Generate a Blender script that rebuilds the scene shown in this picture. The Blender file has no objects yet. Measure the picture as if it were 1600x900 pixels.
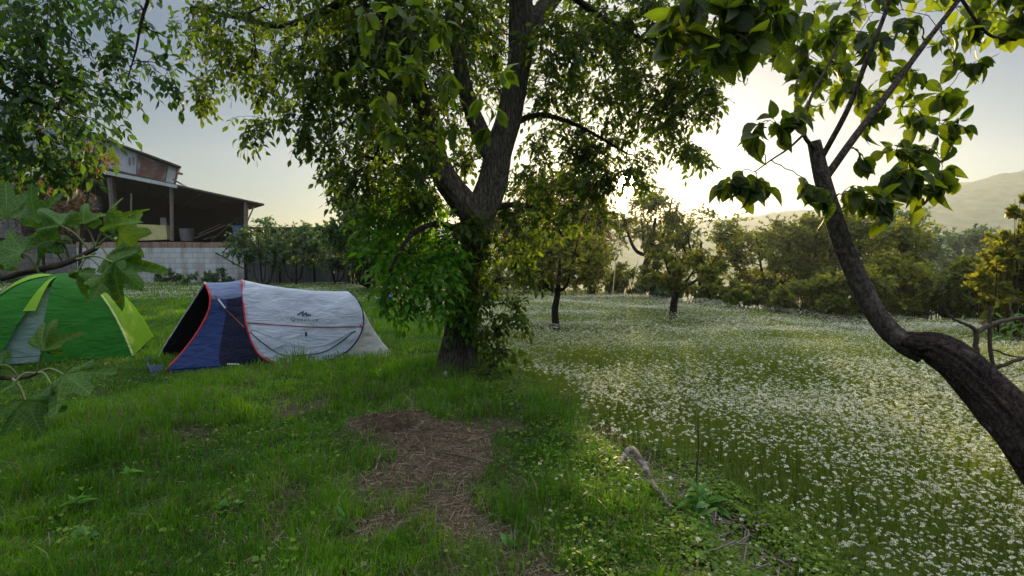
import bpy, math, random
import numpy as np
from math import radians as R
from mathutils import Vector, noise as mnoise
from mathutils.bvhtree import BVHTree

scn = bpy.context.scene
col = scn.collection
rng = np.random.default_rng(7)
random.seed(7)

# ------------------------------------------------------------------ camera, sky, sun, exposure
FPX = 870.0
PITCH = math.atan(65.0 / FPX)
CAMP = np.array([0.0, 0.0, 1.6])
cam = bpy.data.cameras.new('camera')
cam.lens = FPX / 1600.0 * 36.0
cam.sensor_width = 36.0
cam.clip_start = 0.05
cam.clip_end = 2000.0
camo = bpy.data.objects.new('camera', cam)
camo.location = CAMP
camo.rotation_euler = (R(90) - PITCH, 0, 0)
col.objects.link(camo)
scn.camera = camo

SUN_EL = math.atan(94.0 / FPX) * 1.0
SUN_AZ = math.atan(177.0 / FPX)            # towards +x from +y
SUN_DIR = np.array([math.sin(SUN_AZ) * math.cos(SUN_EL), math.cos(SUN_AZ) * math.cos(SUN_EL), math.sin(SUN_EL)])

ZEN_FILL = 3.1
world = bpy.data.worlds.new('World')
scn.world = world
world.use_nodes = True
wn, wl = world.node_tree.nodes, world.node_tree.links
wn.clear()
sky = wn.new('ShaderNodeTexSky')
sky.sky_type = 'NISHITA'
sky.sun_disc = False
sky.sun_elevation = R(9)
sky.sun_rotation = SUN_AZ
sky.air_density = 1.0
sky.dust_density = 0.6
sky.ozone_density = 3.0
sky.altitude = 100
hsv = wn.new('ShaderNodeHueSaturation')
hsv.inputs['Saturation'].default_value = 1.0
wl.new(sky.outputs[0], hsv.inputs['Color'])
bgn = wn.new('ShaderNodeBackground')
bgn.inputs['Strength'].default_value = 0.054
# added fill light: unseen sky towards the zenith is brightened to lift the ground
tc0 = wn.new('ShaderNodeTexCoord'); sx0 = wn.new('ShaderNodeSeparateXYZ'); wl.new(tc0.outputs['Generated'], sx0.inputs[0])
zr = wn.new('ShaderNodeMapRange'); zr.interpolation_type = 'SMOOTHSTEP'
zr.inputs[1].default_value = 0.30; zr.inputs[2].default_value = 0.75; zr.inputs[3].default_value = 0.0; zr.inputs[4].default_value = ZEN_FILL
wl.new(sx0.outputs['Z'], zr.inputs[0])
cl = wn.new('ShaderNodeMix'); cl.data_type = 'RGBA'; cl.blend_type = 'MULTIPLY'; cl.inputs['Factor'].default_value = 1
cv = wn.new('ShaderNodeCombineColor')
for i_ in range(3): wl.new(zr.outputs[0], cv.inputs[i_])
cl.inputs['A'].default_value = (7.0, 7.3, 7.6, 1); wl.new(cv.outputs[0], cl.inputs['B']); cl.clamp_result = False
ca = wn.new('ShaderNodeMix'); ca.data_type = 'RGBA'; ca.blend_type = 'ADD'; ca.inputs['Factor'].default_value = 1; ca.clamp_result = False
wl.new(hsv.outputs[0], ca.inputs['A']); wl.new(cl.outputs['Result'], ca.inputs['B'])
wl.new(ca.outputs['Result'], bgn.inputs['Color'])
# the aureole round the sun and its small core: light given off by the sky itself
tc = wn.new('ShaderNodeTexCoord')
dot = wn.new('ShaderNodeVectorMath'); dot.operation = 'DOT_PRODUCT'
dot.inputs[1].default_value = SUN_DIR
wl.new(tc.outputs['Generated'], dot.inputs[0])
def wpow(e, k):
    m = wn.new('ShaderNodeMath'); m.operation = 'MAXIMUM'; m.inputs[1].default_value = 0.0
    wl.new(dot.outputs['Value'], m.inputs[0])
    p = wn.new('ShaderNodeMath'); p.operation = 'POWER'; p.inputs[1].default_value = e
    wl.new(m.outputs[0], p.inputs[0])
    q = wn.new('ShaderNodeMath'); q.operation = 'MULTIPLY'; q.inputs[1].default_value = k
    wl.new(p.outputs[0], q.inputs[0])
    return q
def wadd(a, b):
    m = wn.new('ShaderNodeMath'); m.operation = 'ADD'
    wl.new(a.outputs[0], m.inputs[0]); wl.new(b.outputs[0], m.inputs[1]); return m
glow = wadd(wpow(20, 0.05), wadd(wpow(260, 0.08), wpow(2600, 1.3)))
bg2 = wn.new('ShaderNodeBackground')
bg2.inputs['Color'].default_value = (1.0, 0.62, 0.24, 1)
wl.new(glow.outputs[0], bg2.inputs['Strength'])
core = wpow(24000, 320.0)
bg3 = wn.new('ShaderNodeBackground')
bg3.inputs['Color'].default_value = (1.0, 0.8, 0.5, 1)
wl.new(core.outputs[0], bg3.inputs['Strength'])
a1 = wn.new('ShaderNodeAddShader'); a2 = wn.new('ShaderNodeAddShader')
wl.new(bgn.outputs[0], a1.inputs[0]); wl.new(bg2.outputs[0], a1.inputs[1])
wl.new(a1.outputs[0], a2.inputs[0]); wl.new(bg3.outputs[0], a2.inputs[1])
wo = wn.new('ShaderNodeOutputWorld')
wl.new(a2.outputs[0], wo.inputs['Surface'])

sun = bpy.data.lights.new('sun', 'SUN')
sun.energy = 5.0
sun.angle = R(0.6)
sun.color = (1.0, 0.75, 0.42)
suno = bpy.data.objects.new('sun', sun)
LAMP_EL = R(9)
suno.rotation_euler = Vector((math.sin(SUN_AZ) * math.cos(LAMP_EL), math.cos(SUN_AZ) * math.cos(LAMP_EL), math.sin(LAMP_EL))).to_track_quat('Z', 'Y').to_euler()
col.objects.link(suno)

scn.view_settings.view_transform = 'Standard'
scn.view_settings.look = 'None'
scn.view_settings.gamma = 1.0
scn.view_settings.exposure = 0.55
scn.cycles.use_denoising = True
scn.cycles.max_bounces = 6
scn.cycles.diffuse_bounces = 3
scn.cycles.glossy_bounces = 2
scn.cycles.transmission_bounces = 4
scn.cycles.volume_bounces = 1
scn.cycles.transparent_max_bounces = 4
scn.cycles.caustics_reflective = False
scn.cycles.caustics_refractive = False
scn.cycles.sample_clamp_indirect = 4.0
HAZE = 0.00038

# ------------------------------------------------------------------ pixels of the photograph <-> the place
FW = np.array([0, math.cos(PITCH), -math.sin(PITCH)])
UP = np.array([0, math.sin(PITCH), math.cos(PITCH)])
RT = np.array([1.0, 0, 0])
def ray(px, py):
    return FW + RT * (px - 800) / FPX + UP * (450 - py) / FPX
def P(px, py, Y):
    d = ray(px, py)
    return CAMP + d * (Y / d[1])

def vnoise(x, y, scale, seed=0):
    x = np.asarray(x, float) / scale; y = np.asarray(y, float) / scale
    xi = np.floor(x).astype(np.int64); yi = np.floor(y).astype(np.int64)
    fx = x - xi; fy = y - yi
    fx = fx * fx * (3 - 2 * fx); fy = fy * fy * (3 - 2 * fy)
    def h(a, b):
        n = (a * 374761393 + b * 668265263 + seed * 974634777) & 0xffffffff
        n = ((n ^ (n >> 13)) * 1274126177) & 0xffffffff
        return ((n ^ (n >> 16)) & 0xffff) / 65535.0
    return (h(xi, yi) * (1 - fx) + h(xi + 1, yi) * fx) * (1 - fy) + (h(xi, yi + 1) * (1 - fx) + h(xi + 1, yi + 1) * fx) * fy
def sst(t):
    t = np.clip(t, 0, 1); return t * t * (3 - 2 * t)
HOLE = (-1.08, 4.75)
def svalue(x, y):
    return x - (1.95 - 0.35 * y) + 0.25 * (vnoise(y, y * 0, 1.3, 5) - .5)
BX = np.array([-430, -9, -7, -2, 3.9, 7.9, 11, 20, 60, 650.0])
BY = np.array([70, 66, 30, 24.5, 21.5, 14.5, 12.8, 11.5, 9, 9.0])
def edge_y(x):
    return np.interp(x, BX, BY)
def hfun(x, y):
    x = np.asarray(x, float); y = np.asarray(y, float)
    s = svalue(x, y)
    h = -0.30 * sst(s / 1.5)
    h = h + 0.10 * (vnoise(x, y, 1.9, 1) - .5) + 0.05 * (vnoise(x, y, .7, 2) - .5) + 0.02 * (vnoise(x, y, .22, 3) - .5)
    h = h - 0.12 * np.exp(-((s - .6) / .28) ** 2) * sst((7.2 - y) / 1.5) * (.5 + vnoise(x, y, .5, 9))
    r = np.hypot((x - HOLE[0]) / 1.15, y - HOLE[1])
    h = h - 0.34 * np.exp(-(r / .19) ** 4) + 0.06 * np.exp(-((r - .3) / .1) ** 2)
    rt = np.hypot(x + .62, y - 7.0)
    h = h + 0.07 * np.exp(-(rt / .5) ** 2)
    d = y - edge_y(x) - .8
    h = h - 16.0 * sst(d / 60.0) - 0.6 * sst(d / 5.0)
    return h
def G(px, py):
    d = ray(px, py)
    t = 1.0
    for i in range(4000):
        p = CAMP + d * t
        if p[2] <= float(hfun(p[0], p[1])):
            break
        t += 0.01 + t * .001
    return p
def gz(x, y):
    return float(hfun(x, y))
def dirt(x, y):
    x0, y0 = x, y; x = x + (vnoise(x0, y0, .5, 24) - .5) * .7; y = y + (vnoise(x0, y0, .5, 25) - .5) * .9
    n = vnoise(x, y, .35, 21) * .5 + vnoise(x, y, .12, 22) * .5
    m = 1.35 * np.exp(-(((x + .62) / .74) ** 2 + ((y - 4.15) / .85) ** 2) ** 1.4)
    m = np.maximum(m, 1.0 * np.exp(-(((x + .2) / .6) ** 2 + ((y - 2.9) / .65) ** 2)))
    m = np.maximum(m, .75 * np.exp(-(((x + .9) / .35) ** 2 + ((y - 3.0) / .35) ** 2)))
    m = np.maximum(m, .7 * np.exp(-(((x + 1.55) / .3) ** 2 + ((y - 3.3) / .3) ** 2)))
    m = np.maximum(m, 2.5 * np.exp(-(np.hypot((x0 - HOLE[0]) / 1.15, y0 - HOLE[1]) / .3) ** 4))
    m = np.maximum(m, .8 * np.exp(-(((x + .6) / .4) ** 2 + ((y - 6.8) / .4) ** 2)))
    s = svalue(x, y)
    m = np.maximum(m, .9 * np.exp(-((s - .55) / .33) ** 2) * sst((6.4 - y) / 1.2))
    bare = .55 * sst((vnoise(x, y, .7, 26) - .62) * 5) * (y < 6)
    return np.clip((np.maximum(m, bare) - .27) * 1.45 + (n - .5) * 1.7, 0, 1)

# ------------------------------------------------------------------ mesh helpers
def tag(o, label, cat=None, group=None, kind=None):
    if label: o['label'] = label
    if cat: o['category'] = cat
    if group: o['group'] = group
    if kind: o['kind'] = kind
    return o
def empty(name, loc, label=None, cat=None, group=None):
    o = bpy.data.objects.new(name, None)
    o.location = [float(v) for v in loc]; o.empty_display_size = .1
    col.objects.link(o)
    return tag(o, label, cat, group)
def link(name, me, mat, parent=None):
    o = bpy.data.objects.new(name, me)
    if mat is not None and not me.materials: me.materials.append(mat)
    col.objects.link(o)
    if parent is not None:
        o.parent = parent
        o.matrix_parent_inverse.identity()
        w = Vector((0, 0, 0)); q = parent          # meshes are written in world coordinates
        while q is not None: w += Vector(q.location); q = q.parent
        o.location = -w
    return o
def mesh_np(name, V, F, mat, parent=None, tint=None, smooth=False, uv=None):
    """V (n,3); F (m,3) or (m,4) ints"""
    V = np.asarray(V, np.float32); F = np.asarray(F, np.int32)
    if tint is None:
        used, inv = np.unique(F.ravel(), return_inverse=True)
        if len(used) < len(V): V = V[used]; F = inv.reshape(F.shape).astype(np.int32)
    me = bpy.data.meshes.new(name)
    k = F.shape[1]
    me.vertices.add(len(V)); me.vertices.foreach_set('co', V.ravel())
    me.loops.add(F.size); me.loops.foreach_set('vertex_index', F.ravel())
    me.polygons.add(len(F)); me.polygons.foreach_set('loop_start', np.arange(0, F.size, k, dtype=np.int32))
    try: me.polygons.foreach_set('loop_total', np.full(len(F), k, np.int32))
    except Exception: pass
    if smooth: me.polygons.foreach_set('use_smooth', np.ones(len(F), bool))
    if tint is not None:
        a = me.attributes.new('tint', 'FLOAT', 'POINT')
        a.data.foreach_set('value', np.asarray(tint, np.float32))
    if uv is not None:
        a = me.attributes.new('leafpos', 'FLOAT_VECTOR', 'POINT'); a.data.foreach_set('vector', np.asarray(uv, np.float32).ravel())
    me.update(); me.validate()
    return link(name, me, mat, parent)

class MB:
    def __init__(s): s.v = []; s.f = []; s.mi = []; s.cur = 0
    def add(s, V, F):
        b = len(s.v)
        s.v.extend([tuple(map(float, p)) for p in V])
        for f in F:
            s.f.append(tuple(int(i) + b for i in f)); s.mi.append(s.cur)
    def box(s, x0, y0, z0, x1, y1, z1):
        V = [(x0, y0, z0), (x1, y0, z0), (x1, y1, z0), (x0, y1, z0), (x0, y0, z1), (x1, y0, z1), (x1, y1, z1), (x0, y1, z1)]
        s.add(V, [(0, 3, 2, 1), (4, 5, 6, 7), (0, 1, 5, 4), (1, 2, 6, 5), (2, 3, 7, 6), (3, 0, 4, 7)])
    def slab(s, pts, thick):
        """pts: 4 corners; extruded along 'thick' vector"""
        a = [np.array(p, float) for p in pts]; b = [p + np.array(thick, float) for p in a]
        n = len(a)
        F = [tuple(range(n))[::-1], tuple(range(n, 2 * n))] + [(i, (i + 1) % n, n + (i + 1) % n, n + i) for i in range(n)]
        s.add(a + b, F)
    def tube(s, pts, rad, sides=8, cap=True):
        V, F = tube_np(pts, rad, sides)
        b = len(s.v)
        s.add(V, F)
        if cap:
            n = len(pts)
            s.add([V[i] for i in range(sides)], [tuple(range(sides))[::-1]])
            s.add([V[(n - 1) * sides + i] for i in range(sides)], [tuple(range(sides))])
    def build(s, name, mat, parent=None, smooth=False, mats=None):
        me = bpy.data.meshes.new(name)
        me.from_pydata(s.v, [], s.f)
        if mats:
            for m in mats: me.materials.append(m)
            me.polygons.foreach_set('material_index', np.array(s.mi, np.int32))
        if smooth: me.polygons.foreach_set('use_smooth', np.ones(len(s.f), bool))
        me.update()
        return link(name, me, mat if not mats else None, parent)

def unit(a):
    a = np.asarray(a, float)
    return a / np.maximum(np.linalg.norm(a, axis=-1, keepdims=True), 1e-9)
def catmull(pts, rad, n=8):
    pts = [np.array(p, float) for p in pts]
    out = []; ro = []
    P_ = [2 * pts[0] - pts[1]] + pts + [2 * pts[-1] - pts[-2]]
    for i in range(len(pts) - 1):
        p0, p1, p2, p3 = P_[i], P_[i + 1], P_[i + 2], P_[i + 3]
        for k in range(n):
            t = k / n
            out.append(.5 * ((2 * p1) + (-p0 + p2) * t + (2 * p0 - 5 * p1 + 4 * p2 - p3) * t * t + (-p0 + 3 * p1 - 3 * p2 + p3) * t ** 3))
            ro.append(rad[i] * (1 - t) + rad[i + 1] * t)
    out.append(pts[-1]); ro.append(rad[-1])
    return np.array(out), np.array(ro)
def tube_np(pts, rad, sides=6):
    pts = np.asarray(pts, float); n = len(pts)
    rad = np.broadcast_to(np.asarray(rad, float), (n,))
    tn = unit(np.gradient(pts, axis=0))
    ref = np.array([0.31, 0.95, 0.05]) if abs(tn[0][1]) < .8 else np.array([1.0, 0.1, 0.1])
    a = unit(np.cross(tn, ref)); b = np.cross(tn, a)
    th = np.arange(sides) * 2 * math.pi / sides
    V = pts[:, None, :] + rad[:, None, None] * (a[:, None, :] * np.cos(th)[None, :, None] + b[:, None, :] * np.sin(th)[None, :, None])
    V = V.reshape(-1, 3)
    i = np.arange(n - 1)[:, None] * sides; j = np.arange(sides)[None, :]; j2 = (j + 1) % sides
    F = np.stack([i + j, i + j2, i + sides + j2, i + sides + j], -1).reshape(-1, 4)
    return V, F
class Tubes:
    def __init__(s): s.V = []; s.F = []; s.n = 0
    def add(s, pts, rad, sides=5):
        V, F = tube_np(pts, rad, sides)
        s.V.append(V); s.F.append(F + s.n); s.n += len(V)
    def build(s, name, mat, parent=None):
        if not s.V: return None
        return mesh_np(name, np.concatenate(s.V), np.concatenate(s.F), mat, parent, smooth=True)

# leaf templates: (side, along, normal) in units of leaf length ; triangles
def leaf_template(kind):
    if kind == 'small':
        V = [(0, 0, 0), (-.27, .5, .07), (.27, .5, .07), (0, 1, -.06)]
        F = [(0, 2, 1), (1, 2, 3)]
    elif kind == 'leaflet':
        V = [(0, 0, 0), (-.17, .28, .05), (0, .3, 0), (.17, .28, .05), (-.19, .58, .03), (0, .62, -.03), (.19, .58, .03), (0, 1, -.16)]
        F = [(0, 2, 1), (0, 3, 2), (1, 2, 5), (1, 5, 4), (2, 3, 6), (2, 6, 5), (4, 5, 7), (5, 6, 7)]
    elif kind == 'ovate':
        ts = [0, .12, .3, .5, .7, .87, 1.0]; ws = [0, .2, .32, .34, .27, .14, 0]
        V = [(0, 0, 0)]; F = []
        for t, w in zip(ts[1:-1], ws[1:-1]):
            c = -.28 * t * t
            V += [(-w, t, c + w * .32), (-w * .5, t, c + w * .1), (0, t, c), (w * .5, t, c + w * .1), (w, t, c + w * .32)]
        V.append((0, 1.0, -.3))
        for j in range(4): F.append((0, 2 + j, 1 + j))
        for i in range(4):
            a = 1 + i * 5
            for j in range(4):
                F += [(a + j, a + j + 1, a + 5 + j), (a + j + 1, a + 6 + j, a + 5 + j)]
        a = 1 + 4 * 5; e = len(V) - 1
        for j in range(4): F.append((a + j, a + j + 1, e))
    elif kind == 'fig':
        n = 60; V = [(0, 0, 0)]; F = []
        lobes = [(0, 1.0, .36), (.88, .88, .36), (-.88, .88, .36), (1.85, .62, .5), (-1.85, .62, .5)]
        ring = []
        for i in range(n):
            th = -math.pi + (i + .5) * 2 * math.pi / n
            r = .5
            for (c, L, w) in lobes:
                r = max(r, L * math.exp(-((th - c) / w) ** 2 * .9))
            if abs(th) > 2.75: r = .26
            r *= 1 + .03 * math.sin(th * 23)
            ring.append((math.sin(th) * r * .62, math.cos(th) * r * .62 + .16, r, th))
        for f in (.33, .66, 1.0):
            for (x, y, r, th) in ring:
                xx = x * f; yy = .16 * f + (y - .16) * f
                z = .10 * f * math.cos(th * 4.0) * r - .22 * (f * r) ** 2 * .8
                V.append((xx, yy, z))
        for i in range(n):
            j = (i + 1) % n
            F.append((0, 1 + j, 1 + i))
            for k in range(2):
                a = 1 + k * n
                F += [(a + i, a + j, a + n + i), (a + j, a + n + j, a + n + i)]
    return np.array(V, float), np.array(F, int)
TPL = {k: leaf_template(k) for k in ('small', 'leaflet', 'ovate', 'fig')}

class Leaves:
    def __init__(s): s.p = []; s.d = []; s.n = []; s.L = []; s.t = []
    def add(s, p, d, n, L, t):
        p = np.atleast_2d(p); k = len(p)
        s.p.append(p); s.d.append(np.broadcast_to(d, (k, 3))); s.n.append(np.broadcast_to(n, (k, 3)))
        s.L.append(np.broadcast_to(L, (k,))); s.t.append(np.broadcast_to(t, (k,)))
    def count(s): return sum(len(a) for a in s.p)
    def build(s, name, mat, parent=None, kind='small', wide=1.0):
        if not s.p: return None
        p = np.concatenate(s.p); d = unit(np.concatenate(s.d)); n = np.concatenate(s.n)
        L = np.concatenate(s.L); t = np.concatenate(s.t)
        n = n - (n * d).sum(-1, keepdims=True) * d
        n = unit(n + 1e-6); sd = np.cross(d, n)
        T, F = TPL[kind]
        W = wide * (0.85 + .3 * rng.random(len(p)))
        curl = rng.normal(1.2, 1.1, len(p))
        V = p[:, None, :] + L[:, None, None] * (sd[:, None, :] * (T[:, 0][None, :] * W[:, None])[..., None] + d[:, None, :] * T[:, 1][None, :, None] + n[:, None, :] * (T[:, 2][None, :] * curl[:, None])[..., None])
        k = len(T)
        FF = F[None] + (np.arange(len(p)) * k)[:, None, None]
        return mesh_np(name, V.reshape(-1, 3), FF.reshape(-1, 3), mat, parent, tint=np.repeat(t, k), smooth=(kind in ('ovate', 'fig')), uv=np.tile(T, (len(p), 1)) if kind in ('ovate', 'fig') else None)

# ------------------------------------------------------------------ materials
def new_mat(name):
    m = bpy.data.materials.new(name); m.use_nodes = True
    nt = m.node_tree; nt.nodes.clear()
    return m, nt.nodes, nt.links
def c4(c): return (c[0], c[1], c[2], 1)
def leaf_mat(name, dark, light, trans=.45, rough=.5, tcol=None, vein=False):
    m, N, L = new_mat(name)
    at = N.new('ShaderNodeAttribute'); at.attribute_name = 'tint'
    cr = N.new('ShaderNodeValToRGB')
    cr.color_ramp.elements[0].color = c4(dark); cr.color_ramp.elements[1].color = c4(light)
    L.new(at.outputs['Fac'], cr.inputs[0])
    nz = N.new('ShaderNodeTexNoise'); nz.inputs['Scale'].default_value = 20 if vein else 9
    nz.inputs['Detail'].default_value = 3
    tcn = N.new('ShaderNodeTexCoord'); L.new(tcn.outputs['Object'], nz.inputs['Vector'])
    mx = N.new('ShaderNodeMix'); mx.data_type = 'RGBA'; mx.blend_type = 'MULTIPLY'
    mp = N.new('ShaderNodeMapRange'); mp.inputs[1].default_value = .3; mp.inputs[2].default_value = .7
    mp.inputs[3].default_value = .72; mp.inputs[4].default_value = 1.2
    L.new(nz.outputs['Fac'], mp.inputs[0])
    cc = N.new('ShaderNodeCombineColor')
    for i in range(3): L.new(mp.outputs[0], cc.inputs[i])
    mx.inputs['Factor'].default_value = 1
    L.new(cr.outputs[0], mx.inputs['A']); L.new(cc.outputs[0], mx.inputs['B'])
    if vein:
        av = N.new('ShaderNodeAttribute'); av.attribute_name = 'leafpos'; sv = N.new('ShaderNodeSeparateXYZ'); L.new(av.outputs['Vector'], sv.inputs[0])
        def mth(op, a, b_=None):
            q = N.new('ShaderNodeMath'); q.operation = op
            for i_, v in enumerate((a, b_)):
                if v is None: continue
                if isinstance(v, (int, float)): q.inputs[i_].default_value = v
                else: L.new(v, q.inputs[i_])
            return q.outputs[0]
        X, Yv = sv.outputs[0], sv.outputs[1]
        ds = []
        for an in ((0,) if vein == 'mid' else (0, .62, -.62, 1.5, -1.5)):
            cx, sx_ = math.cos(an), math.sin(an)
            across = mth('ABSOLUTE', mth('SUBTRACT', mth('MULTIPLY', X, cx), mth('MULTIPLY', Yv, sx_)))
            along = mth('ADD', mth('MULTIPLY', X, sx_), mth('MULTIPLY', Yv, cx))
            ds.append(mth('ADD', across, mth('MULTIPLY', mth('LESS_THAN', along, 0.0), 1.0)))
            ds.append(mth('ADD', mth('MULTIPLY', mth('ABSOLUTE', mth('SUBTRACT', mth('FRACT', mth('MULTIPLY', mth('SUBTRACT', along, mth('MULTIPLY', across, .8)), 9.0 if vein == 'mid' else 11.0)), .5)), .11), mth('MULTIPLY', mth('GREATER_THAN', across, .16 if vein != 'mid' else .4), 1.0)))
        mn = ds[0]
        for d_ in ds[1:]: mn = mth('MINIMUM', mn, d_)
        vr = N.new('ShaderNodeMapRange'); vr.inputs[1].default_value = .002; vr.inputs[2].default_value = .013; vr.inputs[3].default_value = .28; vr.inputs[4].default_value = 0
        L.new(mn, vr.inputs[0])
        vx = N.new('ShaderNodeMix'); vx.data_type = 'RGBA'; vx.inputs['B'].default_value = c4([min(1, v * 2.2 + .03) for v in light])
        L.new(vr.outputs[0], vx.inputs['Factor']); L.new(mx.outputs['Result'], vx.inputs['A']); mx = vx
    b = N.new('ShaderNodeBsdfPrincipled'); b.inputs['Roughness'].default_value = rough
    b.inputs['Specular IOR Level'].default_value = .22
    L.new(mx.outputs['Result'], b.inputs['Base Color'])
    tr = N.new('ShaderNodeBsdfTranslucent')
    mt = N.new('ShaderNodeMix'); mt.data_type = 'RGBA'; mt.blend_type = 'MULTIPLY'; mt.inputs['Factor'].default_value = 1
    k = tcol or (4.2, 3.3, 1.0)
    mt.inputs['B'].default_value = c4(k); mt.clamp_result = False
    L.new(mx.outputs['Result'], mt.inputs['A']); L.new(mt.outputs['Result'], tr.inputs['Color'])
    ms = N.new('ShaderNodeMixShader'); ms.inputs[0].default_value = trans
    L.new(b.outputs[0], ms.inputs[1]); L.new(tr.outputs[0], ms.inputs[2])
    o = N.new('ShaderNodeOutputMaterial'); L.new(ms.outputs[0], o.inputs[0])
    return m
def noise_mat(name, stops, scale=5, detail=5, rough=.9, bump=.0, bscale=None, stretch=(1, 1, 1), spec=.3, dist=.02):
    """stops: list of (pos, colour)"""
    m, N, L = new_mat(name)
    tcn = N.new('ShaderNodeTexCoord'); mp = N.new('ShaderNodeMapping'); mp.inputs['Scale'].default_value = stretch
    L.new(tcn.outputs['Object'], mp.inputs[0])
    nz = N.new('ShaderNodeTexNoise'); nz.inputs['Scale'].default_value = scale; nz.inputs['Detail'].default_value = detail
    nz.inputs['Roughness'].default_value = .65
    L.new(mp.outputs[0], nz.inputs['Vector'])
    cr = N.new('ShaderNodeValToRGB'); el = cr.color_ramp.elements
    while len(el) < len(stops): el.new(.5)
    for e, (p_, c_) in zip(el, stops): e.position = p_; e.color = c4(c_)
    L.new(nz.outputs['Fac'], cr.inputs[0])
    b = N.new('ShaderNodeBsdfPrincipled'); b.inputs['Roughness'].default_value = rough
    b.inputs['Specular IOR Level'].default_value = spec
    L.new(cr.outputs[0], b.inputs['Base Color'])
    if bump:
        n2 = N.new('ShaderNodeTexNoise'); n2.inputs['Scale'].default_value = bscale or scale * 3; n2.inputs['Detail'].default_value = 6
        L.new(mp.outputs[0], n2.inputs['Vector'])
        bp = N.new('ShaderNodeBump'); bp.inputs['Strength'].default_value = bump; bp.inputs['Distance'].default_value = dist
        L.new(n2.outputs['Fac'], bp.inputs['Height']); L.new(bp.outputs[0], b.inputs['Normal'])
    o = N.new('ShaderNodeOutputMaterial'); L.new(b.outputs[0], o.inputs[0])
    return m
def bark_mat(name, dark, light, furrow=True, lichen=.0):
    m, N, L = new_mat(name)
    tcn = N.new('ShaderNodeTexCoord'); mp = N.new('ShaderNodeMapping')
    mp.inputs['Scale'].default_value = (30, 30, 5) if furrow else (34, 34, 16)
    L.new(tcn.outputs['Object'], mp.inputs[0])
    wz = N.new('ShaderNodeTexNoise'); wz.inputs['Scale'].default_value = 1.3; wz.inputs['Detail'].default_value = 4
    L.new(mp.outputs[0], wz.inputs['Vector'])
    vm = N.new('ShaderNodeVectorMath'); vm.operation = 'ADD'
    L.new(mp.outputs[0], vm.inputs[0]); L.new(wz.outputs['Color'], vm.inputs[1])
    vo = N.new('ShaderNodeTexVoronoi'); vo.feature = 'DISTANCE_TO_EDGE'; vo.inputs['Scale'].default_value = 1.0
    L.new(vm.outputs[0], vo.inputs['Vector'])
    nz = N.new('ShaderNodeTexNoise'); nz.inputs['Scale'].default_value = 3; nz.inputs['Detail'].default_value = 8
    L.new(mp.outputs[0], nz.inputs['Vector'])
    ad = N.new('ShaderNodeMath'); ad.operation = 'MULTIPLY_ADD'; ad.inputs[1].default_value = .9; 
    L.new(vo.outputs['Distance'], ad.inputs[0]); L.new(nz.outputs['Fac'], ad.inputs[2])
    cr = N.new('ShaderNodeValToRGB'); cr.color_ramp.elements[0].position = .35; cr.color_ramp.elements[1].position = .85
    cr.color_ramp.elements[0].color = c4(dark); cr.color_ramp.elements[1].color = c4(light)
    L.new(ad.outputs[0], cr.inputs[0])
    b = N.new('ShaderNodeBsdfPrincipled'); b.inputs['Roughness'].default_value = .92; b.inputs['Specular IOR Level'].default_value = .2
    if lichen:
        n3 = N.new('ShaderNodeTexNoise'); n3.inputs['Scale'].default_value = 14; n3.inputs['Detail'].default_value = 5
        L.new(tcn.outputs['Object'], n3.inputs['Vector'])
        r3 = N.new('ShaderNodeValToRGB'); r3.color_ramp.elements[0].position = .6; r3.color_ramp.elements[1].position = .68
        L.new(n3.outputs['Fac'], r3.inputs[0])
        mx = N.new('ShaderNodeMix'); mx.data_type = 'RGBA'; mx.inputs['B'].default_value = (.2, .19, .17, 1)
        mm = N.new('ShaderNodeMath'); mm.operation = 'MULTIPLY'; mm.inputs[1].default_value = lichen
        L.new(r3.outputs[0], mm.inputs[0]); L.new(mm.outputs[0], mx.inputs['Factor'])
        L.new(cr.outputs[0], mx.inputs['A']); L.new(mx.outputs['Result'], b.inputs['Base Color'])
    else:
        L.new(cr.outputs[0], b.inputs['Base Color'])
    bp = N.new('ShaderNodeBump'); bp.inputs['Strength'].default_value = .9; bp.inputs['Distance'].default_value = .035 if furrow else .025
    L.new(ad.outputs[0], bp.inputs['Height']); L.new(bp.outputs[0], b.inputs['Normal'])
    o = N.new('ShaderNodeOutputMaterial'); L.new(b.outputs[0], o.inputs[0])
    return m
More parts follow.
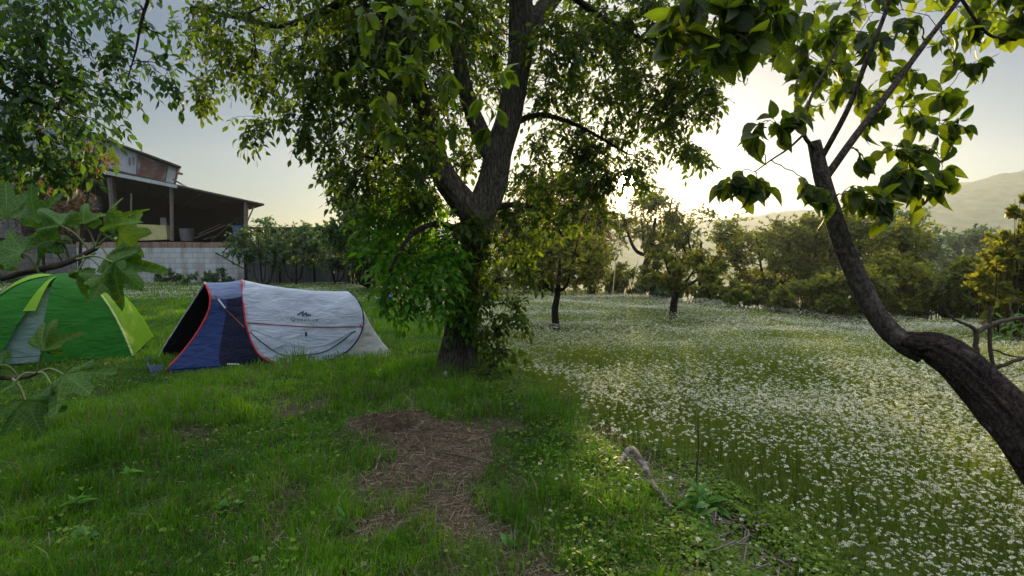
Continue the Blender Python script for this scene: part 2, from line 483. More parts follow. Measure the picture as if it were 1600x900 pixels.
def fabric(name, c, trans=.0, rough=.6, tcol=None, wr=.7, scale=4):
    m, N, L = new_mat(name)
    tcn = N.new('ShaderNodeTexCoord'); mp = N.new('ShaderNodeMapping'); mp.inputs['Scale'].default_value = (1, 1.5, 2.6)
    L.new(tcn.outputs['Object'], mp.inputs[0])
    nz = N.new('ShaderNodeTexNoise'); nz.inputs['Scale'].default_value = scale; nz.inputs['Detail'].default_value = 4; nz.inputs['Distortion'].default_value = 1.0
    L.new(mp.outputs[0], nz.inputs['Vector'])
    n2 = N.new('ShaderNodeTexNoise'); n2.inputs['Scale'].default_value = 2.2; n2.inputs['Detail'].default_value = 6
    L.new(tcn.outputs['Object'], n2.inputs['Vector'])
    cr = N.new('ShaderNodeValToRGB'); cr.color_ramp.elements[0].position = .3; cr.color_ramp.elements[1].position = .7
    cr.color_ramp.elements[0].color = c4([v * .86 for v in c]); cr.color_ramp.elements[1].color = c4([min(1, v * 1.08) for v in c])
    L.new(n2.outputs['Fac'], cr.inputs[0])
    b = N.new('ShaderNodeBsdfPrincipled'); b.inputs['Roughness'].default_value = rough; b.inputs['Specular IOR Level'].default_value = .22
    L.new(cr.outputs[0], b.inputs['Base Color'])
    bp = N.new('ShaderNodeBump'); bp.inputs['Strength'].default_value = wr; bp.inputs['Distance'].default_value = .05
    L.new(nz.outputs['Fac'], bp.inputs['Height']); L.new(bp.outputs[0], b.inputs['Normal'])
    o = N.new('ShaderNodeOutputMaterial')
    if trans:
        tr = N.new('ShaderNodeBsdfTranslucent'); tr.inputs['Color'].default_value = c4(tcol or c)
        ms = N.new('ShaderNodeMixShader'); ms.inputs[0].default_value = trans
        L.new(b.outputs[0], ms.inputs[1]); L.new(tr.outputs[0], ms.inputs[2]); L.new(ms.outputs[0], o.inputs[0])
    else:
        L.new(b.outputs[0], o.inputs[0])
    return m

M = {}
M['bark'] = bark_mat('walnut bark', (.012, .009, .008), (.17, .14, .115))
M['bark_dark'] = bark_mat('dark bark', (.006, .004, .004), (.045, .030, .027), furrow=False, lichen=.22)
M['bark_smooth'] = bark_mat('young bark', (.03, .023, .020), (.095, .076, .064), furrow=False, lichen=.2)
M['twig'] = noise_mat('twig', [(.3, (.03, .022, .016)), (.7, (.08, .06, .045))], 20)
M['greentwig'] = noise_mat('green stem', [(.3, (.10, .13, .05)), (.7, (.19, .22, .09))], 12)
M['cutwood'] = noise_mat('cut wood', [(.3, (.10, .08, .06)), (.7, (.24, .2, .16))], 20, bump=.3)
M['scar'] = noise_mat('old healed scar', [(.3, (.04, .03, .027)), (.7, (.11, .09, .08))], 40, bump=.5)
M['walnut'] = leaf_mat('walnut leaf', (.016, .036, .008), (.055, .095, .014), .5, tcol=(4.8, 4.0, .8))
M['walnut2'] = leaf_mat('blue green walnut leaf', (.016, .045, .016), (.04, .10, .03), .45)  # bluer green than the leaf of the big walnut
M['lowgreen'] = leaf_mat('fresh walnut leaf', (.022, .08, .008), (.08, .21, .014), .5)
M['persimmon'] = leaf_mat('persimmon leaf', (.010, .024, .007), (.036, .056, .011), .48, .5, tcol=(8.5, 7.0, .8), vein='mid')
M['fig'] = leaf_mat('fig leaf', (.022, .07, .010), (.06, .13, .02), .35, .62, tcol=(2.6, 2.2, .7), vein=True)
M['fruit'] = leaf_mat('fruit tree leaf', (.035, .055, .018), (.11, .135, .04), .5, tcol=(3.8, 3.1, .8))
M['bush'] = leaf_mat('bush leaf', (.03, .05, .014), (.12, .155, .035), .5, tcol=(3.8, 3.1, .8))
M['bushblue'] = leaf_mat('bluish bush leaf', (.03, .055, .03), (.09, .15, .07), .4, tcol=(2.4, 2.5, 1.1))  # bluer green than the plain bush leaf
M['brown'] = leaf_mat('brownish leaf', (.06, .045, .03), (.13, .09, .05), .4, tcol=(2.4, 1.8, 1.0))
M['yellowgreen'] = leaf_mat('yellow green leaf', (.07, .10, .015), (.17, .20, .03), .5, tcol=(3.0, 2.4, .8))
M['orange'] = leaf_mat('turning leaf', (.16, .12, .02), (.42, .26, .04), .4, tcol=(1.5, 1.3, .8))
M['grass'] = leaf_mat('grass', (.018, .075, .005), (.085, .20, .012), .45, .5, tcol=(3.4, 2.8, .4))
M['meadowgrass'] = leaf_mat('meadow grass', (.05, .10, .014), (.16, .23, .04), .4, .5, tcol=(2.6, 2.1, .8))
M['straw'] = leaf_mat('dry grass', (.05, .038, .022), (.30, .25, .17), .25, .7, tcol=(1.3, 1.2, 1.0))
M['clover'] = leaf_mat('ground leaf', (.05, .11, .010), (.17, .27, .03), .4, .5, tcol=(2.6, 2.2, .6))
M['petal'] = leaf_mat('flower', (.55, .55, .42), (.85, .83, .70), .45, .7, tcol=(1.0, .98, .9))
M['weed'] = leaf_mat('weed leaf', (.04, .12, .02), (.10, .24, .05), .35, .45, tcol=(2.2, 2.0, .6))
M['white'] = fabric('white tent cloth', (.50, .56, .70), .22, .55, (.55, .58, .66))
M['tail'] = fabric('tail cloth', (.62, .62, .62), .35, .55, (.75, .7, .55))
M['blue'] = fabric('blue tent cloth', (.020, .042, .15), .05, .75, (.03, .06, .2))
M['bluepale'] = fabric('faded blue cloth', (.15, .20, .36), .1, .6)
M['navy'] = fabric('navy cloth and porch fold shade', (.007, .010, .032), .0, .8)  # hoop cloth; also carries the fold shade painted on the porch
M['black'] = fabric('black cloth', (.006, .006, .008), .0, .8)
M['red'] = fabric('red piping', (.55, .03, .035), .0, .5)
M['orangestrap'] = fabric('red brown strap', (.35, .09, .06), .0, .6)
M['blackstrap'] = fabric('black strap', (.02, .02, .03), .0, .6)
M['tag'] = fabric('pale tag', (.55, .57, .6), .0, .6)
M['ink'] = fabric('dark blue print', (.05, .065, .12), .0, .6)
M['greydoor'] = fabric('grey green inner cloth', (.13, .21, .20), .15, .7)
M['green'] = fabric('green tent cloth', (.016, .12, .012), .22, .85, (.025, .26, .014))
M['lime'] = fabric('lime tent cloth', (.26, .52, .03), .6, .5, (.75, .98, .08), wr=.5, scale=5)
M['palelime'] = fabric('pale pole sleeve', (.5, .6, .25), .2, .5)

# ------------------------------------------------------------------ GROUND
def ground():
    xs = np.concatenate([np.linspace(-420, -26, 40)[:-1], np.linspace(-26, -7, 60)[:-1], np.linspace(-7, 9, 330)[:-1], np.linspace(9, 26, 60)[:-1], np.linspace(26, 620, 60)])
    ys = np.concatenate([np.linspace(-14, 1, 12)[:-1], np.linspace(1, 9, 220)[:-1], np.linspace(9, 26, 120)[:-1], np.linspace(26, 80, 50)[:-1], np.linspace(80, 662, 50)])
    X, Y = np.meshgrid(xs, ys)
    Z = hfun(X, Y)
    nx, ny = len(xs), len(ys)
    V = np.stack([X, Y, Z], -1).reshape(-1, 3)
    i = np.arange(ny - 1)[:, None] * nx; j = np.arange(nx - 1)[None, :]
    F = np.stack([i + j, i + j + 1, i + nx + j + 1, i + nx + j], -1).reshape(-1, 4)
    m, N, L = new_mat('soil and turf')
    at = N.new('ShaderNodeAttribute'); at.attribute_name = 'tint'
    tcn = N.new('ShaderNodeTexCoord')
    n1 = N.new('ShaderNodeTexNoise'); n1.inputs['Scale'].default_value = 22; n1.inputs['Detail'].default_value = 8; n1.inputs['Roughness'].default_value = .7
    n2 = N.new('ShaderNodeTexNoise'); n2.inputs['Scale'].default_value = 2.5; n2.inputs['Detail'].default_value = 6
    L.new(tcn.outputs['Object'], n1.inputs['Vector']); L.new(tcn.outputs['Object'], n2.inputs['Vector'])
    soil = N.new('ShaderNodeValToRGB'); e = soil.color_ramp.elements
    e[0].position = .3; e[0].color = (.022, .014, .010, 1); e[1].position = .72; e[1].color = (.14, .10, .07, 1)
    L.new(n1.outputs['Fac'], soil.inputs[0])
    turf = N.new('ShaderNodeValToRGB'); e = turf.color_ramp.elements
    e[0].position = .3; e[0].color = (.012, .028, .007, 1); e[1].position = .7; e[1].color = (.04, .08, .016, 1)
    L.new(n2.outputs['Fac'], turf.inputs[0])
    mx = N.new('ShaderNodeMix'); mx.data_type = 'RGBA'
    L.new(at.outputs['Fac'], mx.inputs['Factor']); L.new(turf.outputs[0], mx.inputs['A']); L.new(soil.outputs[0], mx.inputs['B'])
    b = N.new('ShaderNodeBsdfPrincipled'); b.inputs['Roughness'].default_value = .95; b.inputs['Specular IOR Level'].default_value = .15
    L.new(mx.outputs['Result'], b.inputs['Base Color'])
    bp = N.new('ShaderNodeBump'); bp.inputs['Strength'].default_value = 1.0; bp.inputs['Distance'].default_value = .04
    L.new(n1.outputs['Fac'], bp.inputs['Height']); L.new(bp.outputs[0], b.inputs['Normal'])
    o = N.new('ShaderNodeOutputMaterial'); L.new(b.outputs[0], o.inputs[0])
    g = mesh_np('ground', V, F, m, tint=dirt(V[:, 0], V[:, 1]), smooth=True)
    tag(g, 'grassy terrace, bank and meadow soil running down to the valley', 'ground', None, 'structure')
ground()

def hill():
    px = np.array([-400, 200, 700, 900, 1000, 1130, 1190, 1250, 1320, 1400, 1500, 1545, 1600, 1700, 1900, 2400])
    py = np.array([372, 368, 360, 356, 352, 346, 336, 328, 318, 306, 288, 276, 264, 250, 230, 200])
    xs = (px - 800) / FPX * 600.0
    zs = 1.6 + (385 - py) / FPX * 600.0
    X1 = np.linspace(-420, 620, 420); T = np.linspace(0, 1, 90)
    X, TT = np.meshgrid(X1, T)
    top = np.interp(X, xs, zs)
    Y = 250 + 350 * TT
    base = -17.0
    Z = base + (top - base) * sst(TT) ** .9
    lump = vnoise(X, Y, 26, 31) * 6 + vnoise(X, Y, 11, 32) * 4.5 + vnoise(X, Y, 5, 33) * 2.6
    Z = Z + (lump - 6.5) * np.clip(TT * 4, 0, 1)
    Y = Y + (vnoise(X, TT * 180, 15, 35) - .5) * 9
    Vf = np.stack([X, Y, Z], -1).reshape(-1, 3)
    nx, ny = 420, 90
    i = np.arange(ny - 1)[:, None] * nx; j = np.arange(nx - 1)[None, :]
    F = np.stack([i + j, i + j + 1, i + nx + j + 1, i + nx + j], -1).reshape(-1, 4)
    # back slope
    Vb = np.stack([X1, np.full(420, 660.0), np.full(420, base)], -1)
    b0 = len(Vf); k = np.arange(419)
    Fb = np.stack([(ny - 1) * nx + k, (ny - 1) * nx + k + 1, b0 + k + 1, b0 + k], -1)
    mt = noise_mat('wooded hillside', [(.3, (.03, .045, .02)), (.5, (.055, .08, .03)), (.75, (.11, .13, .05))], .08, 8, .95)
    h = mesh_np('hill', np.concatenate([Vf, Vb]), np.concatenate([F, Fb]), mt, smooth=True)
    tag(h, 'wooded hillside across the misty valley', 'hill', None, 'structure')
hill()

# ------------------------------------------------------------------ HAZE
def haze():
    b = MB(); b.box(-422, -16, -19, 622, 664, 112)
    m, N, L = new_mat('haze')
    v = N.new('ShaderNodeVolumePrincipled')
    v.inputs['Color'].default_value = (.90, .95, 1.0, 1)
    v.inputs['Density'].default_value = HAZE
    v.inputs['Anisotropy'].default_value = .6
    o = N.new('ShaderNodeOutputMaterial'); L.new(v.outputs[0], o.inputs['Volume'])
    o_ = b.build('haze', m)
    tag(o_, 'pale morning haze filling the valley', 'haze', None, 'stuff')
haze()

#PART2
# ------------------------------------------------------------------ TREES
class Plant:
    """skeleton of limbs that grows branches towards clumps and hangs leaves on real twigs"""
    def __init__(s, seed=1):
        s.r = np.random.default_rng(seed)
        s.np_, s.nr = [], []
        s.tubes = Tubes(); s.leaves = Leaves()
    def limb(s, pts, rad, sides=12, draw=True, grow=True, n=8):
        c, r = catmull(pts, rad, n)
        if draw: s.tubes.add(c, r, sides)
        if grow: s.np_.extend(c); s.nr.extend(r)
        return c, r
    def clump(s, c, rad, ntw, leaf=.09, kind='compound', per=6, hub_r=.012, tw_r=.004, droop=.35, flat=1.0, tint=None, up=.0, sag=.1, tsides=3, out=None):
        r = s.r; c = np.array(c, float)
        nodes = np.array(s.np_)
        d = np.linalg.norm(nodes - c, axis=1) + np.maximum(0, nodes[:, 2] - c[2]) * .15
        i = int(np.argmin(d)); a = nodes[i]
        L = np.linalg.norm(c - a)
        k = 8; t = np.linspace(0, 1, k)[:, None]
        mid = (a + c) / 2 + np.array([0, 0, .18 * L * (1 if sag > 0 else -1)]) + r.normal(0, .09 * L + .005, 3)
        path = (1 - t) ** 2 * a + 2 * t * (1 - t) * mid + t * t * c + np.vstack([np.zeros(3), r.normal(0, .018 * L + .003, (k - 2, 3)), np.zeros(3)])
        r0 = min(s.nr[i] * .75, hub_r * (1 + 1.2 * L)); 
        rr = np.linspace(r0, hub_r * .5, k)
        s.tubes.add(path, rr, 6)
        s.np_.extend(path[2:]); s.nr.extend(rr[2:])
        bt = r.random() if tint is None else tint
        outd = unit(path[-1] - path[-3])
        for q in range(ntw):
            st = path[int(r.integers(k // 2, k))]
            v = r.normal(0, 1, 3); v[2] = v[2] * flat; v = v / np.linalg.norm(v) * rad * (.45 + .6 * r.random() ** .6)
            e = c + v + outd * rad * .2
            ll = np.linalg.norm(e - st)
            m_ = (st + e) / 2 + r.normal(0, .12 * ll, 3) + np.array([0, 0, .1 * ll])
            e = e + np.array([0, 0, -droop * .3 * ll])
            tt = np.linspace(0, 1, 5)[:, None]
            tw = (1 - tt) ** 2 * st + 2 * tt * (1 - tt) * m_ + tt * tt * e
            s.tubes.add(tw, np.linspace(tw_r, tw_r * .45, 5), tsides)
            s.hang(tw, leaf, kind, per, droop, bt, up)
    def hang(s, tw, leaf, kind, per, droop, bt, up=.0):
        r = s.r
        tdir = unit(tw[-1] - tw[0])
        if kind == 'compound':
            for q in range(per):
                f = .35 + .65 * (q + r.random()) / per
                x = f * (len(tw) - 1); i0 = min(int(x), len(tw) - 2); b = tw[i0] + (tw[i0 + 1] - tw[i0]) * (x - i0)
                rd = unit(tdir * .5 + r.normal(0, .7, 3) + np.array([0, 0, -droop]))
                n = 5 + 2 * int(r.integers(0, 2)); RL = leaf * 2.1
                tt = np.linspace(0, 1, 4)[:, None]
                rp = b + rd * RL * tt + np.array([0, 0, -.35 * RL]) * tt ** 2
                s.tubes.add(rp, np.linspace(.0022, .0012, 4), 3)
                nr = unit(np.array([0, 0, 1.0]) + r.normal(0, .5, 3)); sd = unit(np.cross(rd, nr))
                pos = []; dd = []; LL = []
                for j in range(n):
                    if j == n - 1: pos.append(rp[-1]); dd.append(rd + [0, 0, -.5]); LL.append(leaf * 1.15)
                    else:
                        g = .25 + .7 * (j // 2) / max(1, (n - 1) / 2); sg = 1 if j % 2 else -1
                        xx = g * 3; i1 = min(int(xx), 2); pos.append(rp[i1] + (rp[i1 + 1] - rp[i1]) * (xx - i1))
                        dd.append(rd * .5 + sd * sg * .9 + np.array([0, 0, -.35 - droop * .6]) + r.normal(0, .15, 3)); LL.append(leaf * (.7 + .4 * g))
                nn = nr + r.normal(0, .25, (n, 3))
                s.leaves.add(np.array(pos), np.array(dd), nn, np.array(LL) * (.85 + .3 * r.random(n)), np.clip(.2 + .5 * bt + r.normal(0, .18, n), 0, 1))
        else:
            n = per
            f = .2 + .8 * (np.arange(n) + r.random(n)) / n
            x = np.clip(f, 0, .999) * (len(tw) - 1); i0 = x.astype(int)
            b = tw[i0] + (tw[i0 + 1] - tw[i0]) * (x - i0)[:, None]
            d = tdir * .7 + r.normal(0, .75, (n, 3)) + np.array([0, 0, -droop + up])
            nn = np.array([0, 0, 1.0]) + r.normal(0, .6, (n, 3))
            s.leaves.add(b, d, nn, leaf * (.7 + .6 * r.random(n)), np.clip(.2 + .5 * bt + r.normal(0, .2, n), 0, 1))
    def finish(s, name, label, cat, base, wood, leafm, kind='leaflet', wide=1.0, group=None, woodname='branches', leafname='leaves', root=None):
        root = root or empty(name, base, label, cat, group)
        s.tubes.build(woodname, wood, root)
        s.leaves.build(leafname, leafm, root, kind, wide)
        return root

# -------- the big walnut in the middle
def rough_trunk(pts, rad, sides, n, seed, parent, name, mat, ridge=.022, smooth=True, nr=15):
    c, r = catmull(pts, rad, n)
    seg = []; 
    V, F = tube_np(c, r, sides)
    V = V.reshape(len(c), sides, 3)
    th = np.arange(sides) * 2 * math.pi / sides
    ln = np.concatenate([[0], np.cumsum(np.linalg.norm(np.diff(c, axis=0), axis=1))])
    for i in range(len(c)):
        amp = ridge * min(1, r[i] / .14)
        w = np.array([mnoise.noise(Vector((math.cos(t) * nr * .42, math.sin(t) * nr * .42, ln[i] * 2.1 + seed))) for t in th])
        w2 = np.array([mnoise.noise(Vector((math.cos(t) * nr * 1.1 + 7, math.sin(t) * nr * 1.1, ln[i] * 6.0 + seed))) for t in th])
        big = np.array([mnoise.noise(Vector((math.cos(t) * 1.3, math.sin(t) * 1.3, ln[i] * .9 + seed * 3))) for t in th])
        dr = amp * (-np.abs(w) * 2.4 + .6) + amp * .5 * w2 + r[i] * .22 * big
        V[i] += (V[i] - c[i]) / r[i] * dr[:, None]
    return mesh_np(name, V.reshape(-1, 3), F, mat, parent, smooth=smooth)

def walnut():
    g = gz(-.48, 7.0)
    base = (-.5, 7.0, g)
    root = empty('walnut_tree', base, 'large old walnut tree with furrowed forked trunk beside the white tent', 'tree')
    p = Plant(11)
    q = lambda x, y, Y: P(x, y, Y)
    TR = [np.array([-.60, 7.0, g - .25]), q(724, 562, 7.0), q(729, 500, 7.0), q(735, 440, 7.05), q(742, 385, 7.1), q(748, 335, 7.15)]
    rr = [.20, .145, .135, .135, .15, .20]
    R1 = [q(740, 345, 7.15), q(766, 295, 7.15), q(780, 235, 7.1), q(797, 180, 7.05), q(810, 110, 7.0), q(816, 60, 6.95), q(812, -20, 6.9), q(800, -140, 6.8), q(790, -300, 6.8)]
    r1 = [.20, .175, .155, .14, .13, .155, .13, .10, .07]
    R2 = [q(815, 55, 6.95), q(845, 20, 7.1), q(880, -20, 7.3), q(960, -90, 7.6), q(1060, -160, 7.8)]
    r2 = [.13, .11, .09, .07, .04]
    L1 = [q(748, 345, 7.1), q(722, 315, 7.0), q(694, 275, 6.9), q(676, 225, 6.8), q(660, 160, 6.6), q(640, 90, 6.4), q(600, 0, 6.1), q(540, -90, 5.8), q(460, -170, 5.5)]
    l1 = [.16, .155, .135, .115, .10, .09, .08, .06, .04]
    C1 = [q(768, 245, 7.1), q(745, 195, 7.0), q(727, 140, 6.9), q(716, 80, 6.8), q(704, 0, 6.7), q(680, -120, 6.6)]
    c1 = [.11, .10, .09, .08, .07, .05]
    S = [(q(560, -10, 6.0), q(500, 20, 6.2), q(440, 40, 6.4), q(380, 30, 6.6), q(300, 10, 6.8)),
         (q(876, -20, 7.2), q(930, 20, 7.4), q(1000, 60, 7.5), q(1090, 95, 7.4)),
         (q(790, 200, 7.1), q(840, 180, 7.5), q(900, 195, 7.9), q(980, 240, 8.1)),
         (q(690, 270, 6.9), q(640, 265, 7.2), q(590, 250, 7.4), q(540, 235, 7.5)),
         (q(760, 330, 7.2), q(800, 320, 7.6), q(850, 330, 7.9), q(880, 370, 8.1)),
         (q(720, 360, 7.1), q(680, 350, 6.7), q(640, 370, 6.4), q(610, 420, 6.2)),
         (q(600, -30, 5.9), q(600, -90, 4.6), q(590, -80, 3.6), q(572, -20, 3.05))]
    for pts, rad, nm in ((TR, rr, 'trunk'), (R1, r1, 'limb'), (L1, l1, 'limb'), (C1, c1, 'limb'), (R2, r2, 'limb')):
        rough_trunk(pts, rad, 96 if nm == 'trunk' else 56, 34 if nm == 'trunk' else 16, len(pts) * 1.7, root, nm, M['bark'], ridge=.03 if nm == 'trunk' else .018)
        p.limb(pts, rad, draw=False)
    # second stem fused at the base, and a buttress
    rough_trunk([np.array([-.86, 6.95, g - .2]), q(703, 548, 6.95), q(711, 505, 6.95), q(722, 455, 7.0), q(738, 400, 7.08)], [.17, .115, .10, .095, .07], 60, 26, 9.1, root, 'trunk', M['bark'], ridge=.03)
    rough_trunk([np.array([-.46, 6.8, g - .2]), q(738, 560, 6.88), q(737, 500, 6.93), q(741, 430, 7.02), q(747, 380, 7.1)], [.09, .065, .06, .055, .045], 50, 26, 4.1, root, 'trunk', M['bark'], ridge=.025)
    for pts in S:
        p.limb(list(pts), list(np.linspace(.05, .015, len(pts))), 8)
    # clumps: px, py, Y, radius, twigs
    B = [(300, 40, 6.9, .38, 6), (345, 90, 6.8, .34, 6), (330, 150, 6.8, .2, 3), (370, 25, 6.6, .4, 7), (400, 95, 6.6, .38, 6), (430, 20, 6.4, .4, 7), (468, 75, 6.3, .4, 7),
         (400, 195, 6.6, .18, 3), (425, 140, 6.5, .2, 3), (500, 120, 6.3, .38, 7), (510, 40, 6.2, .42, 8), (475, 190, 6.4, .25, 4), (560, 70, 6.2, .48, 9), (555, 150, 6.5, .45, 9), (515, 225, 6.8, .25, 4), (530, 262, 7, .28, 5),
         (600, 20, 6.2, .5, 10), (615, 110, 6.5, .5, 10), (605, 190, 6.8, .5, 10), (570, 235, 7.2, .42, 8), (600, 290, 7.3, .42, 8), (560, 275, 7.3, .3, 5), (650, 50, 6.4, .45, 9), (660, 130, 6.4, .45, 9), (640, 230, 6.6, .42, 8), (650, 290, 7.0, .36, 7),
         (700, 60, 7.5, .45, 8), (735, 30, 6.4, .35, 6), (760, 120, 7.7, .42, 7), (700, 180, 7.7, .45, 7), (740, 250, 7.8, .35, 5), (760, 60, 7.6, .4, 6),
         (620, 345, 6.9, .42, 10), (645, 400, 6.6, .42, 11), (600, 400, 6.5, .32, 8), (680, 370, 6.6, .34, 8), (660, 450, 6.3, .34, 9), (620, 455, 6.4, .26, 6), (690, 430, 6.5, .26, 6), (700, 395, 6.6, .2, 4), (590, 350, 6.9, .3, 6), (650, 325, 7, .3, 6),
         (735, 350, 6.75, .18, 4), (738, 415, 6.72, .13, 4), (722, 465, 6.7, .11, 3), (752, 520, 6.72, .08, 2), (712, 500, 6.7, .07, 2), (748, 455, 6.7, .12, 3), (728, 415, 6.7, .12, 3), (755, 450, 6.75, .14, 3), (745, 490, 6.7, .08, 1), (765, 380, 6.9, .2, 4), (775, 500, 6.7, .10, 2), (800, 470, 6.8, .14, 2), (805, 492, 6.75, .09, 2), (770, 545, 6.7, .1, 2), (770, 575, 6.65, .09, 2),
         (825, 425, 7.4, .18, 2), (815, 385, 7.5, .24, 3), (860, 345, 7.8, .34, 6), (800, 330, 7.5, .26, 5), (880, 300, 8.0, .45, 9), (830, 270, 7.8, .42, 8), (915, 255, 8.1, .40, 9), (930, 292, 8.2, .20, 4), (950, 272, 8.1, .14, 3), (985, 268, 8.1, .10, 2), (1003, 284, 8.1, .07, 2), (900, 210, 7.9, .45, 8), (850, 200, 7.7, .4, 6), (955, 225, 8.0, .34, 6), (1005, 250, 8.1, .16, 3), (940, 335, 8.1, .2, 3),
         (860, 130, 7.3, .42, 7), (850, 60, 7.3, .4, 7), (910, 140, 7.5, .45, 8), (910, 60, 7.3, .45, 8), (960, 160, 7.7, .4, 7), (965, 90, 7.5, .45, 8), (1010, 130, 7.6, .42, 8), (1010, 60, 7.5, .45, 8), (1020, 195, 7.7, .3, 5), (1060, 170, 7.5, .38, 7), (1080, 110, 7.4, .4, 8), (1065, 215, 7.5, .25, 4), (1110, 150, 7.4, .3, 5), (1120, 90, 7.3, .38, 7), (1065, 50, 7.5, .45, 8), (1085, 240, 7.4, .14, 2), (935, 25, 7.3, .45, 8), (1010, 10, 7.4, .5, 8),
         (1165, 60, 7.2, .4, 7), (1160, 20, 7.2, .4, 7), (780, 0, 7.4, .5, 7), (860, 5, 7.6, .5, 7), (700, -20, 6.9, .5, 7),
         (560, -40, 6.0, .6, 10), (660, -80, 6.5, .7, 10), (400, -50, 6.3, .7, 10), (480, -100, 5.6, .7, 10), (800, -120, 6.8, .8, 12), (920, -80, 7.4, .8, 12), (1040, -80, 7.7, .8, 12), (720, -240, 6.6, .9, 10), (860, -220, 6.8, .9, 10), (980, -200, 7.4, .9, 10), (600, -200, 6, .8, 10)]
    low = {}
    p2 = Plant(12); p2.np_, p2.nr = p.np_, p.nr
    order = sorted(B, key=lambda b: min(np.linalg.norm(np.array(p.np_) - P(b[0], b[1], b[2]), axis=1)))
    for (x, y, Y, r_, n_) in order:
        tgt = p2 if (x < 725 and y > 320) else p
        Yj = Y + (p.r.random() - .5) * 1.3 * (1 if y < 320 else .25)
        tgt.np_, tgt.nr = p.np_, p.nr
        tgt.clump(P(x, y, Yj), r_ * 1.05, int(n_ * ((2.9 if 480 < x < 1100 and y < 330 else 2.0) if tgt is p else 1.6)), leaf=.085 if tgt is p else .095, per=5, droop=.22, hub_r=.011)
    # the near spray that hangs from above into the picture, caught by the sun
    for (x, y, Y, r_, n_) in [(560, 30, 3.1, .13, 3), (600, 75, 3.0, .13, 3), (650, 50, 3.0, .14, 3), (640, 120, 2.9, .12, 3), (690, 110, 2.9, .13, 3), (700, 190, 2.85, .10, 2), (760, 150, 2.9, .10, 2), (790, 110, 3.0, .10, 2), (600, 150, 3.1, .13, 3), (585, 185, 3.2, .13, 3), (620, 215, 3.2, .12, 3), (765, 195, 2.85, .05, 1), (680, 20, 3.0, .15, 3), (560, 110, 3.3, .14, 3), (640, 10, 2.9, .14, 3)]:
        p.clump(P(x, y, Y), r_, n_, leaf=.10, kind='simple', per=5, droop=.9, hub_r=.004, tw_r=.002)
    p.tubes.build('branches', M['bark_dark'], root)
    print('walnut leaves', p.leaves.count(), p2.leaves.count())
    p.leaves.build('leaves', M['walnut'], root, 'leaflet', 1.25)
    p2.tubes.build('low_branches', M['bark_dark'], root)
    p2.leaves.build('low_leaves', M['lowgreen'], root, 'leaflet', 1.2)
walnut()

def sapling():
    p = Plant(15); b = P(815, 600, 6.55); g = gz(b[0], b[1])
    p.limb([(b[0], b[1], g - .03), P(812, 575, 6.55), P(806, 545, 6.55)], [.006, .005, .003], 5)
    for x, y in ((800, 550), (815, 555), (806, 570), (822, 562), (795, 575)):
        p.clump(P(x, y, 6.55), .07, 3, leaf=.09, kind='simple', per=3, hub_r=.003, tw_r=.002)
    p.finish('walnut_sucker', 'small bright green shoot in the grass just past the walnut trunk', 'sapling', (b[0], b[1], g), M['greentwig'], M['clover'], 'leaflet', 1.5)
sapling()

# -------- tree whose crown reaches in from the top left
def left_tree():
    gx, gy = -6.6, 4.6
    base = (gx, gy, gz(gx, gy))
    root = empty('walnut_tree', base, 'dark leaved tree overhanging the green dome tent, its trunk out of sight', 'tree')
    p = Plant(21)
    T = [(gx, gy, base[2] - .2), (-6.5, 4.6, 1.2), (-6.2, 4.7, 2.6), P(-180, 60, 4.8), P(-120, -60, 5.0), P(-40, -160, 5.1)]
    rough_trunk(T, [.24, .2, .18, .15, .11, .06], 48, 12, 3.3, root, 'trunk', M['bark'])
    p.limb(T, [.24, .2, .18, .15, .11, .06], draw=False)
    p.limb([P(-120, -60, 5.0), P(20, -70, 4.9), P(140, -40, 4.8), P(235, -10, 4.8), P(280, -20, 4.9)], [.06, .045, .03, .02, .01], 8)
    p.limb([P(235, -10, 4.8), P(222, 30, 4.8), P(212, 80, 4.8), P(200, 120, 4.8)], [.016, .012, .008, .005], 6)
    p.limb([P(-180, 60, 4.8), P(-60, 100, 4.7), P(30, 150, 4.6), P(90, 170, 4.6)], [.06, .04, .025, .012], 8)
    B = [(20, 30, 4.7, .38, 8), (80, 20, 4.8, .34, 8), (30, 100, 4.6, .36, 9), (10, 170, 4.5, .34, 9), (65, 130, 4.7, .3, 8), (110, 75, 4.8, .28, 7), (100, 150, 4.7, .24, 6), (140, 120, 4.8, .2, 5), (60, 190, 4.7, .24, 6), (120, 190, 4.8, .18, 4), (155, 195, 4.8, .14, 3), (170, 60, 4.8, .22, 4), (180, 110, 4.8, .16, 3), (200, 85, 4.8, .13, 3), (225, 100, 4.8, .13, 3), (210, 135, 4.8, .11, 2), (265, 110, 4.9, .14, 3), (270, 140, 4.9, .1, 2), (150, 20, 4.8, .28, 4), (215, 20, 4.8, .22, 3), (265, 60, 4.9, .12, 2), (160, 165, 4.8, .14, 3),
         (20, 240, 4.6, .26, 7), (60, 235, 4.7, .2, 6), (100, 250, 4.8, .18, 5), (130, 235, 4.8, .1, 2), (-40, 60, 4.7, .5, 9), (-60, 180, 4.6, .5, 9), (60, -40, 4.8, .5, 9), (180, -60, 4.8, .45, 7), (0, -80, 5, .6, 9), (-40, 260, 4.5, .3, 6)]
    B = sorted(B, key=lambda b: min(np.linalg.norm(np.array(p.np_) - P(b[0], b[1], b[2]), axis=1)))
    for (x, y, Y, r_, n_) in B:
        p.clump(P(x, y, Y + (p.r.random() - .5) * .6), r_, int(n_ * (1.25 if x < 110 else .85)), leaf=.08, per=4, droop=.35, hub_r=.007, tw_r=.003)
    p.tubes.build('branches', M['bark_dark'], root)
    p.leaves.build('leaves', M['walnut2'], root, 'leaflet', 1.25)
left_tree()

